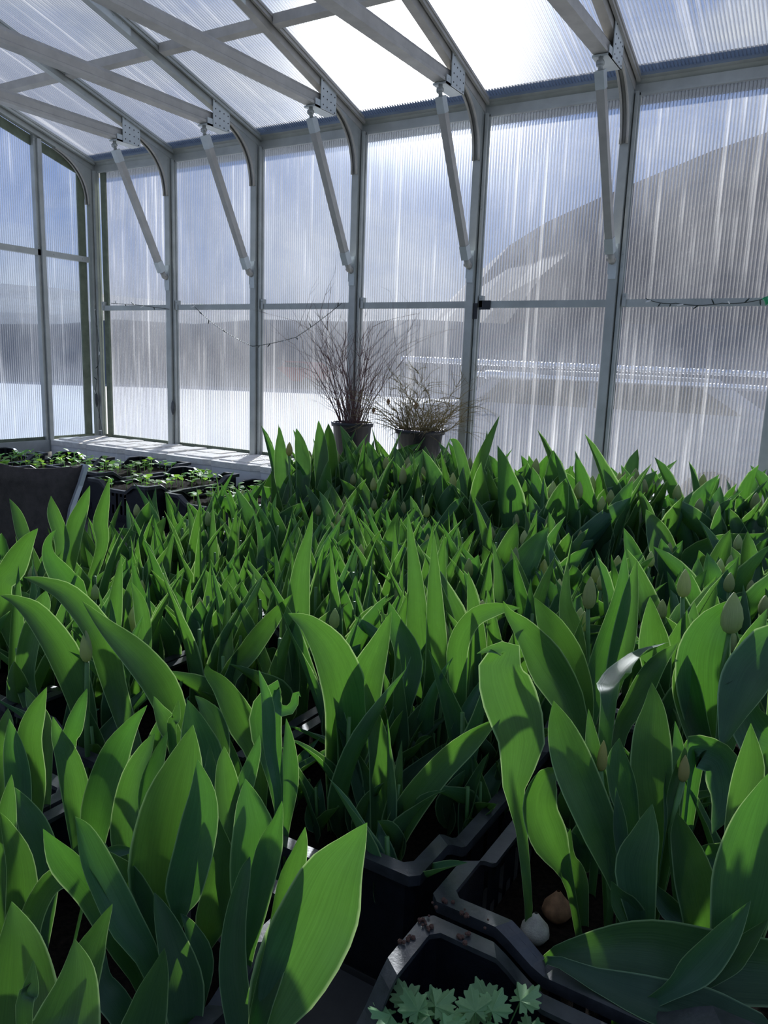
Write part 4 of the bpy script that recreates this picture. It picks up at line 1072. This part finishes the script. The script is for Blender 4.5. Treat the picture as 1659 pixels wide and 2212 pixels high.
fg_plant('tulip with yellow-green bud at the left end of the tall back clump', [
    ([(612,1080,26),(608,1020,34),(606,970,26),(604,921,2)], 2.95, 2.95, 0, .3),
    ([(650,1080,26),(655,1010,36),(648,960,26),(640,925,2)], 2.98, 2.98, .1, .3),
    ([(690,1080,26),(694,1000,34),(692,950,26),(688,908,2)], 2.98, 2.98, 0, .3)],
    [(625,985,2.9,.052,.0125,[(626,1040,2.9),(626,1100,2.9)],budy)])
fg_plant('tulip at the far left edge reaching up in front of the dark sling', [
    ([(60,1200,24),(48,1150,30),(36,1110,22),(20,1077,2)], 1.80, 1.78, .1, .3),
    ([(128,1230,24),(136,1170,34),(118,1110,30),(110,1071,2)], 1.74, 1.72, -.2, .4),
    ([(150,1220,26),(160,1140,40),(178,1090,28),(194,1049,2)], 1.76, 1.74, .2, .3),
    ([(215,1200,24),(216,1130,34),(226,1080,22),(236,1034,2)], 1.90, 1.88, .1, .3)])
fg_plant('tulip with dark leaf arching to the right below the back right clump', [
    ([(1492,1300,36),(1492,1220,70),(1550,1180,60),(1620,1170,44),(1672,1150,4)], 2.25, 2.2, .3, .3, 1),
    ([(1475,1300,30),(1440,1210,60),(1420,1150,50),(1395,1100,3)], 2.2, 2.25, 0, .3)])
# low young stems standing in the open corner of the upright crate
rnd = random.Random(21)
for i in range(26):
    x, y = rnd.uniform(3.46, 3.76), rnd.uniform(-2.55, -2.2)
    plant('short' if i % 2 else 'slender', rnd.randrange(6), x, y, .785, rnd.uniform(0, 6.28), rnd.uniform(.6, .95) if i % 2 else rnd.uniform(.7, .95), 'slim dark tulip shoot in the front crate beside the gap', 'slim dark tulip shoots in the front crate')

# lobed seedlings at the bottom
def lobed(c, seed, sc=1.0):
    rnd = random.Random(seed); root = empty('lobed_seedling', c, None, 'seedling', 'lobed seedlings in the bottom crate')
    for k in range(5):
        a = k*1.26+rnd.uniform(-.3, .3); out_ = rnd.uniform(.010, .030)*sc
        top = Vector(c)+Vector((math.cos(a)*out_, math.sin(a)*out_, rnd.uniform(.050, .075)*sc))
        bm = bmesh.new(); tube(bm, [Vector(c), (Vector(c)+top)/2+Vector((0, 0, .008)), top], .0008, 5); part('stem', bm, stemm, root)
        bm = bmesh.new(); uvl = bm.loops.layers.uv.new('UVMap'); d = Vector((math.cos(a), math.sin(a), .5)).normalized(); s = d.cross(Vector((0, 0, 1))).normalized(); up = s.cross(d)
        ctr = bm.verts.new(top+up*.001); ring = []; n = 60; R = .017*sc
        for i in range(n):
            th = -2.6+5.2*i/(n-1); rr = R*(.62+.34*abs(math.cos(th*2.5+.0))**.8*(1)+.10*math.cos(th*15))*(.75+.45*math.cos(th*.55))
            ring.append(bm.verts.new(top+d*(math.cos(th)*rr+.004)+s*math.sin(th)*rr+up*(-.25*rr*abs(math.sin(th*2.5)))))
        for i in range(n-1):
            f = bm.faces.new((ctr, ring[i], ring[i+1]))
            for lp, uu in zip(f.loops, ((.5, .5), (.3, .8), (.4, .8))): lp[uvl].uv = uu
        part('leaf', bm, parsm, root, False)
    return root
for i, (u, v, l) in enumerate(((905, 2190, 'leftmost in'), (985, 2205, 'middle one in'), (1075, 2195, 'rightmost big one in'), (1160, 2225, 'small one right of the rest in'), (940, 2240, 'lowest one in'), (1035, 2245, 'half cut off at the bottom of'))):
    top = atz(u, v, .875); tag(lobed((top.x, top.y, top.z-.062), i, 1.0 if i != 3 else .7), 'small lobed green seedling, %s the bottom crate' % l)
